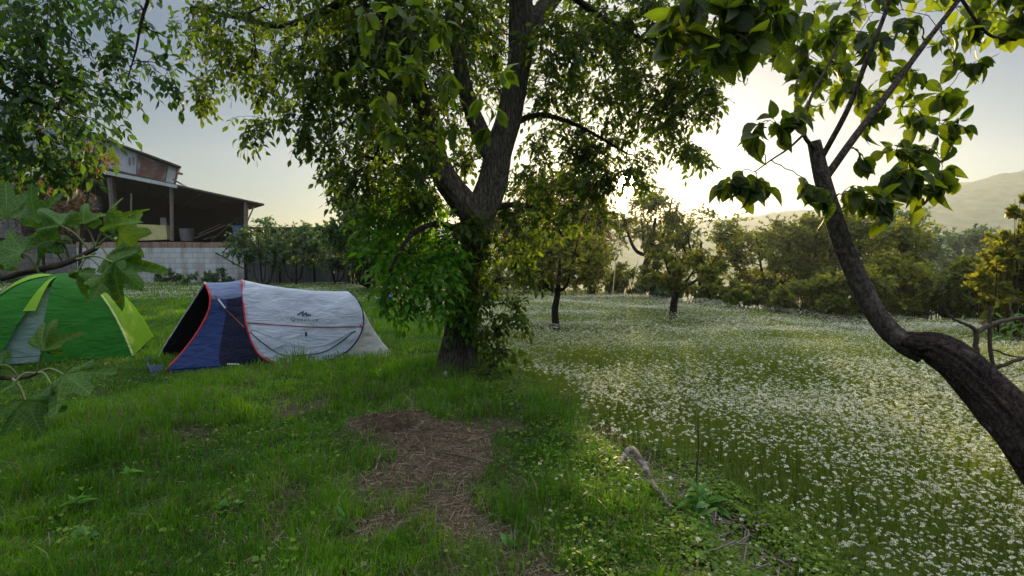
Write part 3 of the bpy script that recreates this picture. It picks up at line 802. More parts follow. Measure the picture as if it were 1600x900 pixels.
# -------- foreground persimmon, pruned
def persimmon():
    bx, by = 2.15, 1.45
    base = (bx, by, gz(bx, by))
    root = empty('persimmon_tree', base, 'pruned leaning persimmon tree with thick dark trunk and sawn off upright limb', 'tree')
    p = Plant(31); q = P
    T = [np.array([bx, by, base[2] - .2]), q(1760, 880, 1.55), q(1668, 762, 1.62), q(1606, 682, 1.72), q(1552, 622, 1.85), q(1503, 572, 1.96), q(1462, 545, 2.05), q(1432, 537, 2.1), q(1412, 533, 2.13)]
    tr = [.13, .105, .084, .074, .070, .067, .056, .043, .035]
    rough_trunk(T, tr, 72, 26, 5.5, root, 'trunk', M['bark_dark'], ridge=.028, nr=12)
    U = [q(1445, 548, 2.1), q(1405, 530, 2.14), q(1372, 495, 2.18), q(1345, 445, 2.22), q(1318, 385, 2.25), q(1300, 330, 2.27), q(1284, 275, 2.29), q(1272, 222, 2.3)]
    ur = [.048, .036, .034, .034, .034, .032, .030, .025]
    rough_trunk(U, ur, 32, 14, 8.5, root, 'limb', M['bark_smooth'], ridge=.006, nr=6)
    cut = MB(); c = np.array(U[-1]); ax = unit(np.array(U[-1]) - np.array(U[-2]))
    cut.tube([c - ax * .01, c + ax * .004], [.026, .024], 16); cut.build('cut_end', M['cutwood'], root)
    p.limb(U, ur, draw=False)
    p.np_ = p.np_[-24:]; p.nr = p.nr[-24:]
    p.limb([q(1290, 278, 2.29), q(1335, 215, 2.3), q(1392, 140, 2.35), q(1440, 75, 2.4), q(1505, -10, 2.45), q(1560, -90, 2.5)], [.016, .0145, .013, .011, .009, .005], 10)
    p.limb([q(1285, 245, 2.28), q(1325, 170, 2.2), q(1352, 100, 2.15), q(1390, 0, 2.1), q(1410, -90, 2.1)], [.011, .010, .009, .007, .004], 8)
    p.limb([q(1272, 232, 2.28), q(1256, 206, 2.25), q(1268, 150, 2.3), q(1300, 90, 2.4), q(1330, 20, 2.5)], [.009, .008, .006, .005, .003], 7)
    p.limb([q(1256, 210, 2.25), q(1232, 232, 2.2), q(1205, 250, 2.15), q(1180, 268, 2.1)], [.005, .004, .003, .002], 6)
    p.limb([q(1410, -90, 2.1), q(1300, -110, 1.9), q(1200, -80, 1.8), q(1120, -40, 1.75)], [.008, .007, .005, .003], 7)
    p.limb([q(1500, -5, 2.45), q(1540, 50, 2.5), q(1580, 62, 2.5), q(1640, 60, 2.5)], [.008, .007, .006, .004], 6)
    B = [(1150, 275, 2.1, .035, 2), (1140, 285, 2.1, .03, 2), (1185, 285, 2.1, .035, 2), (1165, 300, 2.1, .03, 2), (1215, 195, 2.2, .05, 3), (1240, 180, 2.2, .04, 2), (1185, 215, 2.1, .03, 2), (1195, 190, 2.15, .04, 1),
         (1260, 290, 2.1, .03, 2), (1285, 300, 2.1, .04, 2), (1340, 300, 2.15, .07, 4), (1370, 310, 2.15, .06, 4), (1400, 280, 2.2, .08, 5), (1430, 265, 2.2, .08, 5), (1455, 290, 2.2, .07, 4), (1480, 270, 2.2, .05, 3), (1385, 335, 2.1, .03, 1), (1440, 230, 2.3, .08, 4), (1400, 235, 2.3, .07, 3),
         (1350, 250, 2.3, .05, 2), (1375, 180, 2.4, .08, 3), (1440, 180, 2.4, .09, 5), (1480, 200, 2.4, .07, 4), (1480, 140, 2.5, .09, 5), (1420, 110, 2.4, .09, 4), (1320, 130, 2.5, .09, 4), (1280, 110, 2.5, .09, 4), (1250, 70, 2.5, .09, 4), (1300, 40, 2.5, .1, 5), (1360, 50, 2.4, .1, 5), (1420, 30, 2.4, .1, 5), (1480, 60, 2.5, .1, 4), (1530, 30, 2.5, .1, 5), (1585, 45, 2.5, .07, 3), (1520, 100, 2.5, .06, 3), (1600, 20, 2.5, .09, 4),
         (1250, 20, 2.4, .09, 4), (1370, -30, 2.4, .12, 5), (1470, -40, 2.4, .12, 5), (1580, -30, 2.5, .12, 5)]
    near = [(1060, 20, 1.9, .05, 3), (1045, 70, 1.9, .045, 3), (1090, 55, 1.85, .05, 3), (1125, 25, 1.8, .06, 3), (1130, 75, 1.75, .05, 3), (1165, 60, 1.75, .05, 3), (1205, 25, 1.75, .05, 3), (1160, -10, 1.8, .07, 4), (1090, -20, 1.85, .07, 4), (1220, -20, 1.8, .06, 3)]
    for (x, y, Y, r_, n_) in B + near:
        p.clump(P(x, y, Y), r_, n_ + 1, leaf=.066 if Y > 2 else .075, kind='simple', per=4, droop=.8, hub_r=.0035, tw_r=.0018)
    # smaller, farther sprays behind
    p3 = Plant(33); p3.np_, p3.nr = list(p.np_), list(p.nr)
    for (x, y, Y, r_, n_) in [(1270, 60, 3.3, .25, 6), (1240, 120, 3.3, .22, 6), (1310, 90, 3.3, .22, 5), (1350, 150, 3.4, .22, 5), (1220, 20, 3.2, .25, 5), (1290, 160, 3.4, .14, 3), (1400, 60, 3.3, .25, 5), (1500, 10, 3.4, .3, 5), (1330, 10, 3.4, .3, 6), (1440, 130, 3.3, .18, 3), (1215, 100, 3.2, .15, 4), (1560, 0, 3.5, .3, 5)]:
        p3.clump(P(x, y, Y), r_, n_, leaf=.085, kind='simple', per=7, droop=.5, hub_r=.004, tw_r=.002)
    p.tubes.build('branches', M['bark_smooth'], root)
    p.leaves.build('leaves', M['persimmon'], root, 'ovate')
    p3.tubes.build('far_branches', M['bark_smooth'], root)
    p3.leaves.build('far_leaves', M['persimmon'], root, 'leaflet', 1.7)
persimmon()

# -------- fig branches in the left foreground
def fig():
    base = (-2.3, .9, gz(-2.3, .9))
    root = empty('fig_tree', base, 'fig bush reaching in with big lobed leaves before the green dome tent', 'fig tree')
    t = Tubes()
    def tb(pts, rad, s=8):
        c, r = catmull(pts, rad, 8); t.add(c, r, s); return c
    q = P
    tb([base, (-2.25, 1.2, .7), q(-260, 470, 1.62), q(-60, 447, 1.6), q(40, 425, 1.58), q(100, 412, 1.56), q(150, 388, 1.55)], [.05, .04, .024, .011, .009, .0085, .007])
    tb([base, (-2.1, 1.3, .4), q(-200, 600, 1.55), q(-60, 590, 1.5), q(30, 590, 1.45), q(60, 582, 1.44)], [.04, .03, .016, .008, .006, .005])
    lv = Leaves()
    # attach px,py ; leaf base px,py ; tip direction (dx,dy image), size px, Y, tilt
    D = [((150, 388), (163, 362), (.35, -1), 105, 1.50, .6), ((150, 388), (185, 368), (1, -.15), 85, 1.52, 1.6), ((140, 392), (95, 352), (-.9, -.7), 100, 1.52, .8),
         ((150, 388), (168, 400), (.9, .35), 95, 1.45, .9), ((120, 405), (178, 410), (1, .75), 105, 1.42, 1.1), ((150, 395), (120, 425), (-.1, 1), 90, 1.5, 1.6),
         ((60, 425), (35, 395), (-.8, -.3), 95, 1.5, .8), ((60, 425), (60, 350), (-.2, -1), 110, 1.6, .7), ((30, 430), (10, 340), (-.4, -1), 120, 1.65, .6), ((100, 412), (75, 385), (.3, -.5), 80, 1.6, 1.2), ((0, 432), (-15, 400), (-.4, .9), 90, 1.5, .8),
         ((130, 400), (165, 430), (.8, 1), 95, 1.5, 1.5), ((150, 388), (130, 350), (-.2, -1), 70, 1.6, 1.0), ((110, 408), (95, 375), (-.6, .1), 90, 1.58, .5),
         ((60, 582), (68, 548), (.25, -1), 88, 1.42, 1.2), ((60, 582), (100, 585), (1, .35), 125, 1.38, .4), ((55, 583), (20, 600), (-.8, .6), 130, 1.35, .4), ((60, 582), (80, 600), (.2, 1), 80, 1.36, .3), ((30, 590), (0, 570), (-1, -.1), 80, 1.45, .6), ((20, 592), (40, 625), (.5, .9), 100, 1.34, .4), ((-20, 590), (-20, 620), (-.2, 1), 110, 1.4, .4)]
    r = np.random.default_rng(5)
    for (a, b, d, sz, Y, tilt) in D:
        A = q(a[0], a[1], Y + .03); Bp = q(b[0], b[1], Y)
        mid = (A + Bp) / 2 + np.array([0, 0, .012])
        c, rr = catmull([A, mid, Bp], [.0032, .0026, .0022], 5)
        p_t.append((c, rr))
        dw = RT * d[0] - UP * d[1]
        dw = unit(dw) + FW * r.normal(0, .35)
        toward = -FW * math.sin(tilt) * .9 + UP * math.cos(tilt) * 1.0 + r.normal(0, .3, 3)
        lv.add(Bp, dw, toward, sz / FPX * Y * .74, float(np.clip(r.normal(.5, .25), 0, 1)))
    t.build('branches', M['twig'], root)
    for c, rr in p_t:
        pt = Tubes(); pt.add(c, rr, 6); pt.build('leaf_stalk', M['greentwig'], root)
    lv.build('leaves', M['fig'], root, 'fig', 1.25)
p_t = []
fig()

# -------- small trees, bushes, far trees
def auto_tree(name, label, cat, px, Y, top, bot, wpx, leafm, nb=14, ntw=7, leaf=.07, per=6, seed=1, wood=None, trad=.08, fork=.35, kind='simple', tpl='small', wide=1.2, group=None, shape='round', base_px=None, stems=1, droop=.2, up=.1, depth=1.0, tw_r=.006, open_=.0):
    r = np.random.default_rng(seed); ntw = int(ntw * 1.7); per = int(per * 1.9); leaf = leaf * 1.45; tw_r *= .6; nb = int(nb * 1.25)
    p = Plant(seed)
    cx = P(px, 400, Y)[0]; bxx = P(base_px if base_px is not None else px, 400, Y)[0]
    g = gz(bxx, Y)
    zt = P(px, top, Y)[2]; zb = max(P(px, bot, Y)[2], g + .02)
    rx = wpx / 2 / FPX * Y; rz = (zt - zb) / 2; cz = (zt + zb) / 2
    root = empty(name, (bxx, Y, g), label, cat, group)
    for sidx in range(stems):
        off = (sidx - (stems - 1) / 2) * rx * .5
        zf = g + (zb - g) * 1.0 + rz * fork
        a = np.array([bxx + off * .3, Y, g - .15]); m = np.array([bxx + (cx - bxx) * .3 + off * .5 + r.normal(0, .05), Y, g + (zf - g) * .5]); e = np.array([cx + off, Y, zf])
        tt = np.array([cx + off * 1.2 + r.normal(0, .15) * rx, Y + r.normal(0, .15) * rx, max(cz + rz * .15, zf + .1 * rz)])
        p.limb([a, m, e, tt], [trad * 1.15, trad * .9, trad * .75, trad * .3], 10)
        for k in range(4):
            th = r.random() * 6.28; rr_ = .6
            p.limb([e, e + np.array([math.cos(th) * rx * .3, math.sin(th) * rx * .3, rz * .25]), np.array([cx + off + math.cos(th) * rx * rr_, Y + math.sin(th) * rx * rr_ * depth, cz + (.05 + abs(r.normal(0, .35))) * rz])], [trad * .5, trad * .38, trad * .15], 7)
    cs = []
    for k in range(nb):
        v = r.normal(0, 1, 3); v /= np.linalg.norm(v); v *= (.45 + .45 * r.random() ** .5)
        if shape == 'flat': v[2] = v[2] * .9 - .1
        cs.append(np.array([cx + v[0] * rx, Y + v[1] * rx * depth, cz + v[2] * rz]))
    cs.sort(key=lambda c: np.linalg.norm(c - np.array([cx, Y, cz])))
    cr = max(.55 * min(rx, max(rz, .3)) * (12 / nb) ** .33, .12)
    for c in cs:
        p.clump(c, cr * (.8 + .5 * r.random()), ntw, leaf=leaf, kind=kind, per=per, hub_r=trad * .14, tw_r=tw_r, droop=droop, up=up, flat=.8)
    p.tubes.build('trunk', wood or M['bark_dark'], root)
    p.leaves.build('crown', leafm, root, tpl, wide)
    return root

fg = 'young fruit trees in the flowering meadow'
auto_tree('fruit_tree', 'young fruit tree with bushy twiggy crown in the meadow, first past the walnut', 'tree', 872, 12.2, 350, 464, 175, M['fruit'], 30, 14, .05, 9, 41, trad=.085, base_px=872, fork=.15, droop=-.3, up=.5, shape='flat')
auto_tree('fruit_tree', 'young fruit tree with low spreading dark boughs near the far meadow edge', 'tree', 1058, 14.2, 392, 452, 165, M['fruit'], 20, 12, .055, 9, 42, trad=.10, base_px=1052, fork=.12, droop=-.3, up=.5)
auto_tree('tall_tree', 'tall open tree with bare inner limbs, straight below the sun', 'tree', 1014, 27, 300, 395, 150, M['fruit'], 26, 9, .10, 7, 43, trad=.22, base_px=994, fork=-.1, tw_r=.012)
auto_tree('tall_tree', 'round dark crowned tree standing behind the low spreading fruit tree', 'tree', 1095, 25, 328, 445, 135, M['bush'], 22, 10, .10, 7, 44, trad=.15, tw_r=.01)
auto_tree('tall_tree', 'tree under the sun with brownish glare painted into its leaves', 'tree', 862, 29, 268, 430, 205, M['brown'], 60, 14, .12, 7, 45, trad=.2, tw_r=.012)  # sun glare put into the leaf brown; hidden crown enlarged to shade lawn
auto_tree('tall_tree', 'wide spreading tree with fine leaves, first beyond the bright valley gap', 'tree', 1235, 24, 332, 480, 215, M['bush'], 46, 12, .10, 8, 46, trad=.16, stems=2, base_px=1270, tw_r=.01)
auto_tree('tall_tree', 'tallest broad green tree behind the upright persimmon limb', 'tree', 1335, 22, 322, 490, 215, M['bush'], 48, 13, .10, 8, 47, trad=.16, stems=2, tw_r=.01)
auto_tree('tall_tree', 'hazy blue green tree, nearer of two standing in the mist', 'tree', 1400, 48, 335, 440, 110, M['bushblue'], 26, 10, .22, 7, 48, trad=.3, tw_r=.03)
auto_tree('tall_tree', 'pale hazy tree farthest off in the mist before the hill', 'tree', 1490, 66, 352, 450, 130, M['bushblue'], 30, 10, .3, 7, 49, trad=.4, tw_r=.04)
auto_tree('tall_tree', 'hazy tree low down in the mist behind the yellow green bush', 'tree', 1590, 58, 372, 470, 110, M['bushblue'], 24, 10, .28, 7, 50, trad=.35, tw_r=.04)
hb = 'bushes along the meadow edge'
for i, (px, Y, top, bot, w, mt, lab) in enumerate([
    (790, 22.5, 398, 470, 110, 'bush', 'rounded bush glimpsed behind the walnut trunk'),
    (925, 21.5, 385, 468, 120, 'bush', 'light green bush filling the gap between walnut and first fruit tree'),
    (985, 22.5, 420, 468, 80, 'bush', 'dark low bush at the foot of the tall open tree'),
    (1035, 19.5, 425, 478, 90, 'bushblue', 'shaded dark bush under the spreading fruit tree'),
    (1115, 18, 438, 490, 90, 'bush', 'low bush with rusty tinge below the bright valley gap'),
    (1190, 16.6, 448, 500, 100, 'bush', 'low round bush at the lowest dip of the hedge'),
    (1260, 15.4, 440, 508, 100, 'bush', 'dense bush at the foot of the spreading tree'),
    (1330, 14.6, 418, 518, 100, 'bush', 'leafy bush directly behind the upright persimmon limb'),
    (1400, 15.5, 395, 515, 110, 'yellowgreen', 'bright yellow green bush catching the light'),
    (1460, 15.2, 420, 518, 100, 'bush', 'mid green bush below the hazy trees'),
    (1525, 14.5, 400, 515, 90, 'bush', 'loose bush behind the broken bare twigs'),
]):
    auto_tree('bush', lab, 'bush', px, Y, top, bot + 30, w * 1.1, M[mt], 22, 12, .075, 8, 60 + i, trad=.04, stems=3, fork=-.6, group=hb, depth=.6, tw_r=.006)
auto_tree('bush', 'tall yellow green shrub with upright shoots at the meadow corner beyond the persimmon', 'bush', 1600, 10.5, 345, 545, 120, M['yellowgreen'], 34, 11, .07, 8, 80, trad=.04, stems=3, fork=-.5, up=.6, droop=-.2, tw_r=.005)
auto_tree('bush', 'slender upright leafy shoot rising above the yellow green shrub', 'bush', 1590, 10.2, 275, 420, 34, M['yellowgreen'], 9, 6, .07, 8, 81, trad=.02, fork=.2, up=.7, droop=-.2, tw_r=.004)
hg = 'shrubs grown over the grey fence'
for i, (px, Y, top, bot, w, lab) in enumerate([
    (408, 22.5, 338, 420, 95, 'bluish green shrub at the barn corner, with a few yellow leaves'),
    (462, 22.6, 350, 418, 85, 'shrub on a thin stem in front of the low grey outbuilding'),
    (522, 22.4, 350, 420, 85, 'dense dark shrub at the far end of the grey fence')]):
    auto_tree('shrub', lab, 'shrub', px, Y, top, bot, w, M['bushblue'], 18, 9, .085, 6, 90 + i, trad=.05, group=hg, depth=.5, fork=-.6, droop=.4, tw_r=.006)
auto_tree('plum_tree', 'leafy tree between the grey fence and the walnut, trunk in shade', 'tree', 575, 19.5, 292, 435, 130, M['walnut2'], 30, 14, .10, 7, 95, trad=.1, droop=.3, tw_r=.008, fork=-.2)
auto_tree('plum_tree', 'leafy tree mostly hidden by the low walnut leaves', 'tree', 650, 21, 285, 440, 130, M['bushblue'], 24, 12, .10, 7, 96, trad=.1, droop=.3, tw_r=.008, fork=-.2)
auto_tree('turning_shrub', 'small tree with yellow and orange leaves against the barn gable', 'tree', 155, 17, 218, 268, 70, M['orange'], 12, 8, .038, 7, 97, trad=.05, base_px=120)
auto_tree('shrub', 'dark ragged shrub growing before the barn and stone wall, behind the fig leaves', 'shrub', 70, 19, 255, 380, 130, M['brown'], 20, 8, .07, 6, 98, trad=.05)

#PART3
# ------------------------------------------------------------------ BARN, WALLS, FENCE
def block_mat(name, c1, c2, mortar, sx=1.0, dirtc=(.09, .08, .06)):
    m, N, L = new_mat(name)
    tcn = N.new('ShaderNodeTexCoord'); mp = N.new('ShaderNodeMapping'); mp.inputs['Rotation'].default_value = (R(90), 0, 0)
    L.new(tcn.outputs['Object'], mp.inputs[0])
    br = N.new('ShaderNodeTexBrick'); br.inputs['Scale'].default_value = 1.0
    br.inputs['Brick Width'].default_value = .5 * sx; br.inputs['Row Height'].default_value = .22
    br.inputs['Mortar Size'].default_value = .012; br.inputs['Color1'].default_value = c4(c1); br.inputs['Color2'].default_value = c4(c2)
    br.inputs['Mortar'].default_value = c4(mortar); br.inputs['Bias'].default_value = -.1
    L.new(mp.outputs[0], br.inputs['Vector'])
    mp2 = N.new('ShaderNodeMapping'); mp2.inputs['Scale'].default_value = (1.6, 1.6, .35); L.new(tcn.outputs['Object'], mp2.inputs[0])
    nz = N.new('ShaderNodeTexNoise'); nz.inputs['Scale'].default_value = 1.6; nz.inputs['Detail'].default_value = 7; L.new(mp2.outputs[0], nz.inputs['Vector'])
    cr = N.new('ShaderNodeValToRGB'); cr.color_ramp.elements[0].position = .45; cr.color_ramp.elements[1].position = .72
    L.new(nz.outputs['Fac'], cr.inputs[0])
    mx = N.new('ShaderNodeMix'); mx.data_type = 'RGBA'; mx.inputs['B'].default_value = c4(dirtc)
    L.new(cr.outputs[0], mx.inputs['Factor']); L.new(br.outputs[0], mx.inputs['A'])
    b = N.new('ShaderNodeBsdfPrincipled'); b.inputs['Roughness'].default_value = .9; L.new(mx.outputs['Result'], b.inputs['Base Color'])
    bp = N.new('ShaderNodeBump'); bp.inputs['Strength'].default_value = .6; bp.inputs['Distance'].default_value = .03
    L.new(br.outputs['Fac'], bp.inputs['Height']); bp.invert = True; L.new(bp.outputs[0], b.inputs['Normal'])
    o = N.new('ShaderNodeOutputMaterial'); L.new(b.outputs[0], o.inputs[0]); return m
M['block'] = block_mat('whitewashed blocks', (.44, .47, .50), (.36, .39, .42), (.27, .28, .29), 1.0, (.2, .17, .14))
M['stone'] = block_mat('dark stone', (.10, .095, .10), (.17, .16, .16), (.05, .05, .05), .8, (.04, .04, .04))
M['redbrick'] = block_mat('bare hollow brick', (.22, .12, .09), (.3, .2, .16), (.25, .23, .2), .6, (.1, .08, .07))
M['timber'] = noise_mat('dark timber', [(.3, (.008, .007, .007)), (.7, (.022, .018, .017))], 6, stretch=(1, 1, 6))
M['post'] = noise_mat('weathered post', [(.3, (.10, .08, .07)), (.7, (.22, .19, .17))], 8, stretch=(4, 4, 1), bump=.4)
M['rust'] = noise_mat('rusty sheet', [(.38, (.28, .28, .29)), (.5, (.17, .10, .08)), (.7, (.10, .055, .045))], 1.6, bump=.3)
M['sheet'] = noise_mat('pale corrugated sheet', [(.35, (.33, .36, .40)), (.6, (.42, .45, .50)), (.8, (.22, .2, .19))], 1.2, stretch=(3, 3, .6), bump=.2)
M['roof'] = noise_mat('old roof sheet', [(.3, (.035, .03, .03)), (.7, (.10, .085, .07))], 4, bump=.3)
M['fascia'] = noise_mat('pale fascia', [(.3, (.30, .33, .34)), (.7, (.5, .52, .52))], 3)
M['fence'] = noise_mat('grey fence sheet', [(.3, (.08, .085, .095)), (.6, (.15, .155, .17)), (.8, (.10, .08, .07))], 1.5, stretch=(3, 3, .6), bump=.3)
M['brownfence'] = noise_mat('brown boards', [(.3, (.035, .025, .022)), (.7, (.08, .06, .05))], 5, stretch=(6, 6, 1), bump=.4)
M['yellow'] = noise_mat('yellow foam board', [(.3, (.45, .42, .18)), (.7, (.6, .56, .28))], 3)
M['barrel'] = noise_mat('blue plastic', [(.3, (.02, .06, .20)), (.7, (.04, .10, .30))], 4, rough=.45)
M['bag'] = noise_mat('bright blue plastic', [(.3, (.03, .12, .55)), (.7, (.06, .2, .75))], 6, rough=.35, bump=.5)
M['grey'] = noise_mat('grey board', [(.3, (.16, .16, .17)), (.7, (.28, .28, .3))], 4)
M['deadwood'] = noise_mat('bleached dead wood', [(.38, (.04, .033, .028)), (.52, (.17, .145, .125)), (.72, (.34, .31, .27))], 9, bump=.5, stretch=(1, 1, 3))
M['bamboo'] = noise_mat('bamboo', [(.3, (.40, .33, .14)), (.7, (.6, .5, .25))], 9)

def poly_wall(name, pts, Y, thick, mat, parent):
    b = MB(); b.slab([P(x, y, Y) for x, y in pts], (0, thick, 0)); return b.build(name, mat, parent)
def px_bar(b, x0, y0, x1, y1, Y, w, sides=6):
    b.tube([P(x0, y0, Y), P((x0 + x1) / 2, (y0 + y1) / 2, Y), P(x1, y1, Y)], [w, w * .92, w * .9], sides)

def walls():
    xr = P(383, 400, 24)[0]; xm = P(120, 400, 24)[0]
    w = empty('block_wall', (xr, 24, 0), 'whitewashed concrete block wall holding up the yard below the barn', 'wall')
    b = MB(); b.box(xm, 24, -.3, xr, 24.22, 1.55); b.build('masonry', M['block'], w)
    b = MB(); x = xm
    rr = np.random.default_rng(3)
    while x < xr - .3:                                  # broken top course of hollow bricks
        l = .30 + rr.random() * .1
        if rr.random() < .93: b.box(x, 24.01, 1.553, x + l - .02, 24.21, 1.553 + .2 + rr.random() * .05)
        x += l
    b.build('top_course', M['redbrick'], w)
    w = empty('stone_wall', (xm, 24, 0), 'dark rough stone wall, partly behind the fig leaves', 'wall')
    b = MB(); b.box(-34, 24.02, -.3, xm - .004, 24.3, 1.7); b.build('masonry', M['stone'], w)
    # grey sheet fence and the brown boards past it
    x0 = xr + .02; x1 = P(545, 400, 23.8)[0]; x2 = P(612, 400, 23.4)[0]
    f = empty('sheet_fence', ((x0 + x1) / 2, 23.8, 0), 'grey corrugated sheet fence under the overgrown shrubs', 'fence')
    n = 220; xs = np.linspace(x0, x1, n); V = []; F = []
    for i, x in enumerate(xs):
        yy = 23.8 + .018 * math.sin(x * 2 * math.pi / .16)
        V += [(x, yy, gz(x, yy) - .1), (x, yy, 1.12 + .03 * math.sin(x))]
        if i: F.append((2 * i - 2, 2 * i, 2 * i + 1, 2 * i - 1))
    mesh_np('sheet', V, F, M['fence'], f)
    for x in np.linspace(x0 + .1, x1, 4):
        b = MB(); b.box(x - .04, 23.70, -.1, x + .04, 23.76, 1.2); b.build('post', M['timber'], f)
    f = empty('board_fence', ((x1 + x2) / 2, 23.5, 0), 'short dark brown board fence beside the leafy plum tree', 'fence')
    b = MB(); x = x1 + .02
    while x < x2 + 2.5:
        b.box(x, 23.5, -.1, x + .13, 23.53, 1.05 + rr.random() * .08); x += .15
    b.build('boards', M['brownfence'], f)
    b = MB(); b.box(x1, 23.535, .7, x2 + 2.5, 23.58, .78); b.build('rail', M['brownfence'], f)
    g = empty('outbuilding', (P(480, 400, 28)[0], 28, 0), 'low grey outbuilding with flat roof behind the fence shrubs', 'outbuilding')
    xa = P(400, 400, 28)[0]; xb = P(548, 400, 28)[0]
    b = MB(); b.box(xa, 28, -.2, xb, 31, 2.45); b.build('wall', M['fence'], g)
    b = MB(); b.box(xa - .2, 27.7, 2.46, xb + .2, 31.2, 2.56); b.build('roof', M['roof'], g)
    b = MB(); xc = P(428, 400, 28)[0]; b.box(xc, 27.97, 1.3, xc + 1.1, 27.998, 2.1); b.build('window', M['timber'], g)
walls()

def barn():
    bn = empty('barn', (P(230, 400, 27)[0], 27, 1.7), 'old open fronted barn with patched sheet gable and sloping lean-to roof', 'barn')
    xl = -34; xr = P(386, 400, 25.2)[0]
    b = MB(); b.box(xl, 24.32, -.4, xr, 33, 1.68); b.build('foundation', M['stone'], bn)
    poly_wall('gable_wall', [(-90, 128), (95, 196), (279, 265), (270, 293), (165, 272), (60, 252), (-90, 250)], 26.4, .12, M['sheet'], bn)
    rng2 = np.random.default_rng(8)
    poly_wall('rust_panel', [(216, 243), (262, 259), (257, 287), (214, 279)], 26.36, .03, M['rust'], bn)
    poly_wall('rust_panel', [(20, 232), (50, 238), (48, 268), (18, 262)], 26.30, .03, M['rust'], bn)
    poly_wall('sheet_panel', [(263, 262), (277, 267), (271, 291), (259, 287)], 26.33, .03, M['fascia'], bn)
    poly_wall('sheet_panel', [(170, 222), (214, 240), (212, 276), (168, 266)], 26.34, .03, M['sheet'], bn)
    for x in (202, 208):
        poly_wall('vent', [(x - 1.4, 245), (x + 1.4, 246), (x + 1.4, 258), (x - 1.4, 257)], 26.31, .02, M['rust'], bn)
    for k, (xa, wd) in enumerate(((78, 8), (92, 6), (104, 9), (120, 7))):
        poly_wall('sheet_panel', [(xa, 238), (xa + wd, 240), (xa + wd - 1, 268), (xa, 266)], 26.28, .03, M['fascia'], bn)
    b = MB(); A = P(-95, 122, 26.0); Bq = P(283, 262, 26.0)
    DV = np.array([-6.6, 9.5, 0])
    b.slab([A, Bq, Bq + DV, A + DV], (0, 0, .07)); b.build('upper_roof', M['roof'], bn)
    b = MB(); Cq = P(278, 264, 26.5); Dq = P(269, 293, 26.5); b.slab([Cq, Dq, Dq + DV, Cq + DV], (-.1, 0, 0)); b.build('gable_side', M['sheet'], bn)
    b = MB(); px_bar(b, 278, 262, 272, 293, 26.2, .06); px_bar(b, 276, 270, 285, 272, 26.15, .06); px_bar(b, 270, 280, 300, 297, 26.0, .04); b.build('broken_beam', M['rust'], bn)
    b = MB(); pts = [P(40, 243, 24.7), P(165, 264, 24.7), P(290, 294, 24.7), P(413, 321, 24.7)]
    for i in range(3):
        b.slab([pts[i], pts[i + 1], pts[i + 1] + DV * .85, pts[i] + DV * .85], (0, 0, .075))
    b.build('lean_to_roof', M['roof'], bn)
    poly_wall('fascia', [(164, 266), (276, 289), (276, 294), (164, 272)], 24.6, .05, M['fascia'], bn)
    # rafters below the sheets
    for f in np.linspace(0.05, .97, 9):
        p = P(60 + f * 340, np.interp(60 + f * 340, [40, 165, 290, 413], [243, 264, 294, 321]) + 2.5, 24.72)
        b = MB(); b.slab([p + [-.04, 0, -.03], p + [.04, 0, -.03], p + DV * .83 + [.04, 0, -.03], p + DV * .83 + [-.04, 0, -.03]], (0, 0, -.13)); b.build('rafter', M['timber'], bn)
    b = MB(); b.slab([P(-90, 240, 25.2), P(150, 262, 25.2), P(150, 268, 25.2), P(-90, 250, 25.2)], (0, .1, 0)); b.build('beam', M['timber'], bn)
    qs = [np.array(q) + DV * .82 - np.array([0, 0, .02]) for q in pts]; low = [np.array([q[0], q[1], 1.6]) for q in qs]
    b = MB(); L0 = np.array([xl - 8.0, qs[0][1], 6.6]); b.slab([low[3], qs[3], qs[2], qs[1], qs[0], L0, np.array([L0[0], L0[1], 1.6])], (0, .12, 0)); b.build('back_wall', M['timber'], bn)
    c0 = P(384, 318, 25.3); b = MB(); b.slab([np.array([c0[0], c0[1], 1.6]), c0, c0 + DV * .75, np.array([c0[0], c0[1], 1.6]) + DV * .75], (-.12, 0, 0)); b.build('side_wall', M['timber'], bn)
    poly_wall('side_panel', [(-90, 262), (30, 270), (34, 372), (-90, 372)], 25.3, .15, M['stone'], bn)
    poly_wall('window_frame', [(12, 300), (34, 302), (34, 340), (12, 338)], 25.26, .03, M['grey'], bn)
    for (x0, y0, x1, y1, Y, w, mt) in [(268, 292, 269, 376, 24.9, .085, 'post'), (172, 278, 177, 338, 25.0, .12, 'post'), (178, 282, 182, 338, 25.2, .06, 'post'), (114, 268, 124, 322, 24.9, .06, 'rust'), (114, 330, 126, 374, 24.7, .09, 'rust'), (385, 316, 384, 376, 24.9, .10, 'post'), (397, 322, 387, 345, 24.8, .035, 'post')]:
        b = MB(); px_bar(b, x0, y0, x1, y1, Y, w); b.build('post', M[mt], bn)
    # what stands inside
    t = tag(poly_wall('foam_board', [(212, 350), (259, 352), (261, 374), (216, 376)], 25.6, .3, M['yellow'], None), 'yellow foam board leaning upright just inside the barn', 'board')
    t = tag(poly_wall('foam_board', [(180, 357), (212, 360), (210, 375), (178, 374)], 25.3, .25, M['yellow'], None), 'smaller flat yellow board lying at the foot of the upright one', 'board')
    t = tag(poly_wall('grey_board', [(250, 340), (258, 340), (266, 374), (252, 374)], 26.0, .08, M['grey'], None), 'narrow pale plank propped behind the yellow foam board', 'plank')
    c = P(292, 367, 26.5); b = MB()
    b.tube([c + np.array([0, 0, -.28]), c + np.array([0, 0, .0]), c + np.array([0, 0, .27])], [.27, .30, .31], 20); b.tube([c + np.array([0, 0, .27]), c + np.array([0, 0, .30])], [.325, .325], 20)
    tag(b.build('tub', M['grey'], None), 'pale grey tub on the barn floor right of the rusty post', 'tub')
    c = P(374, 366, 25.5); b = MB()
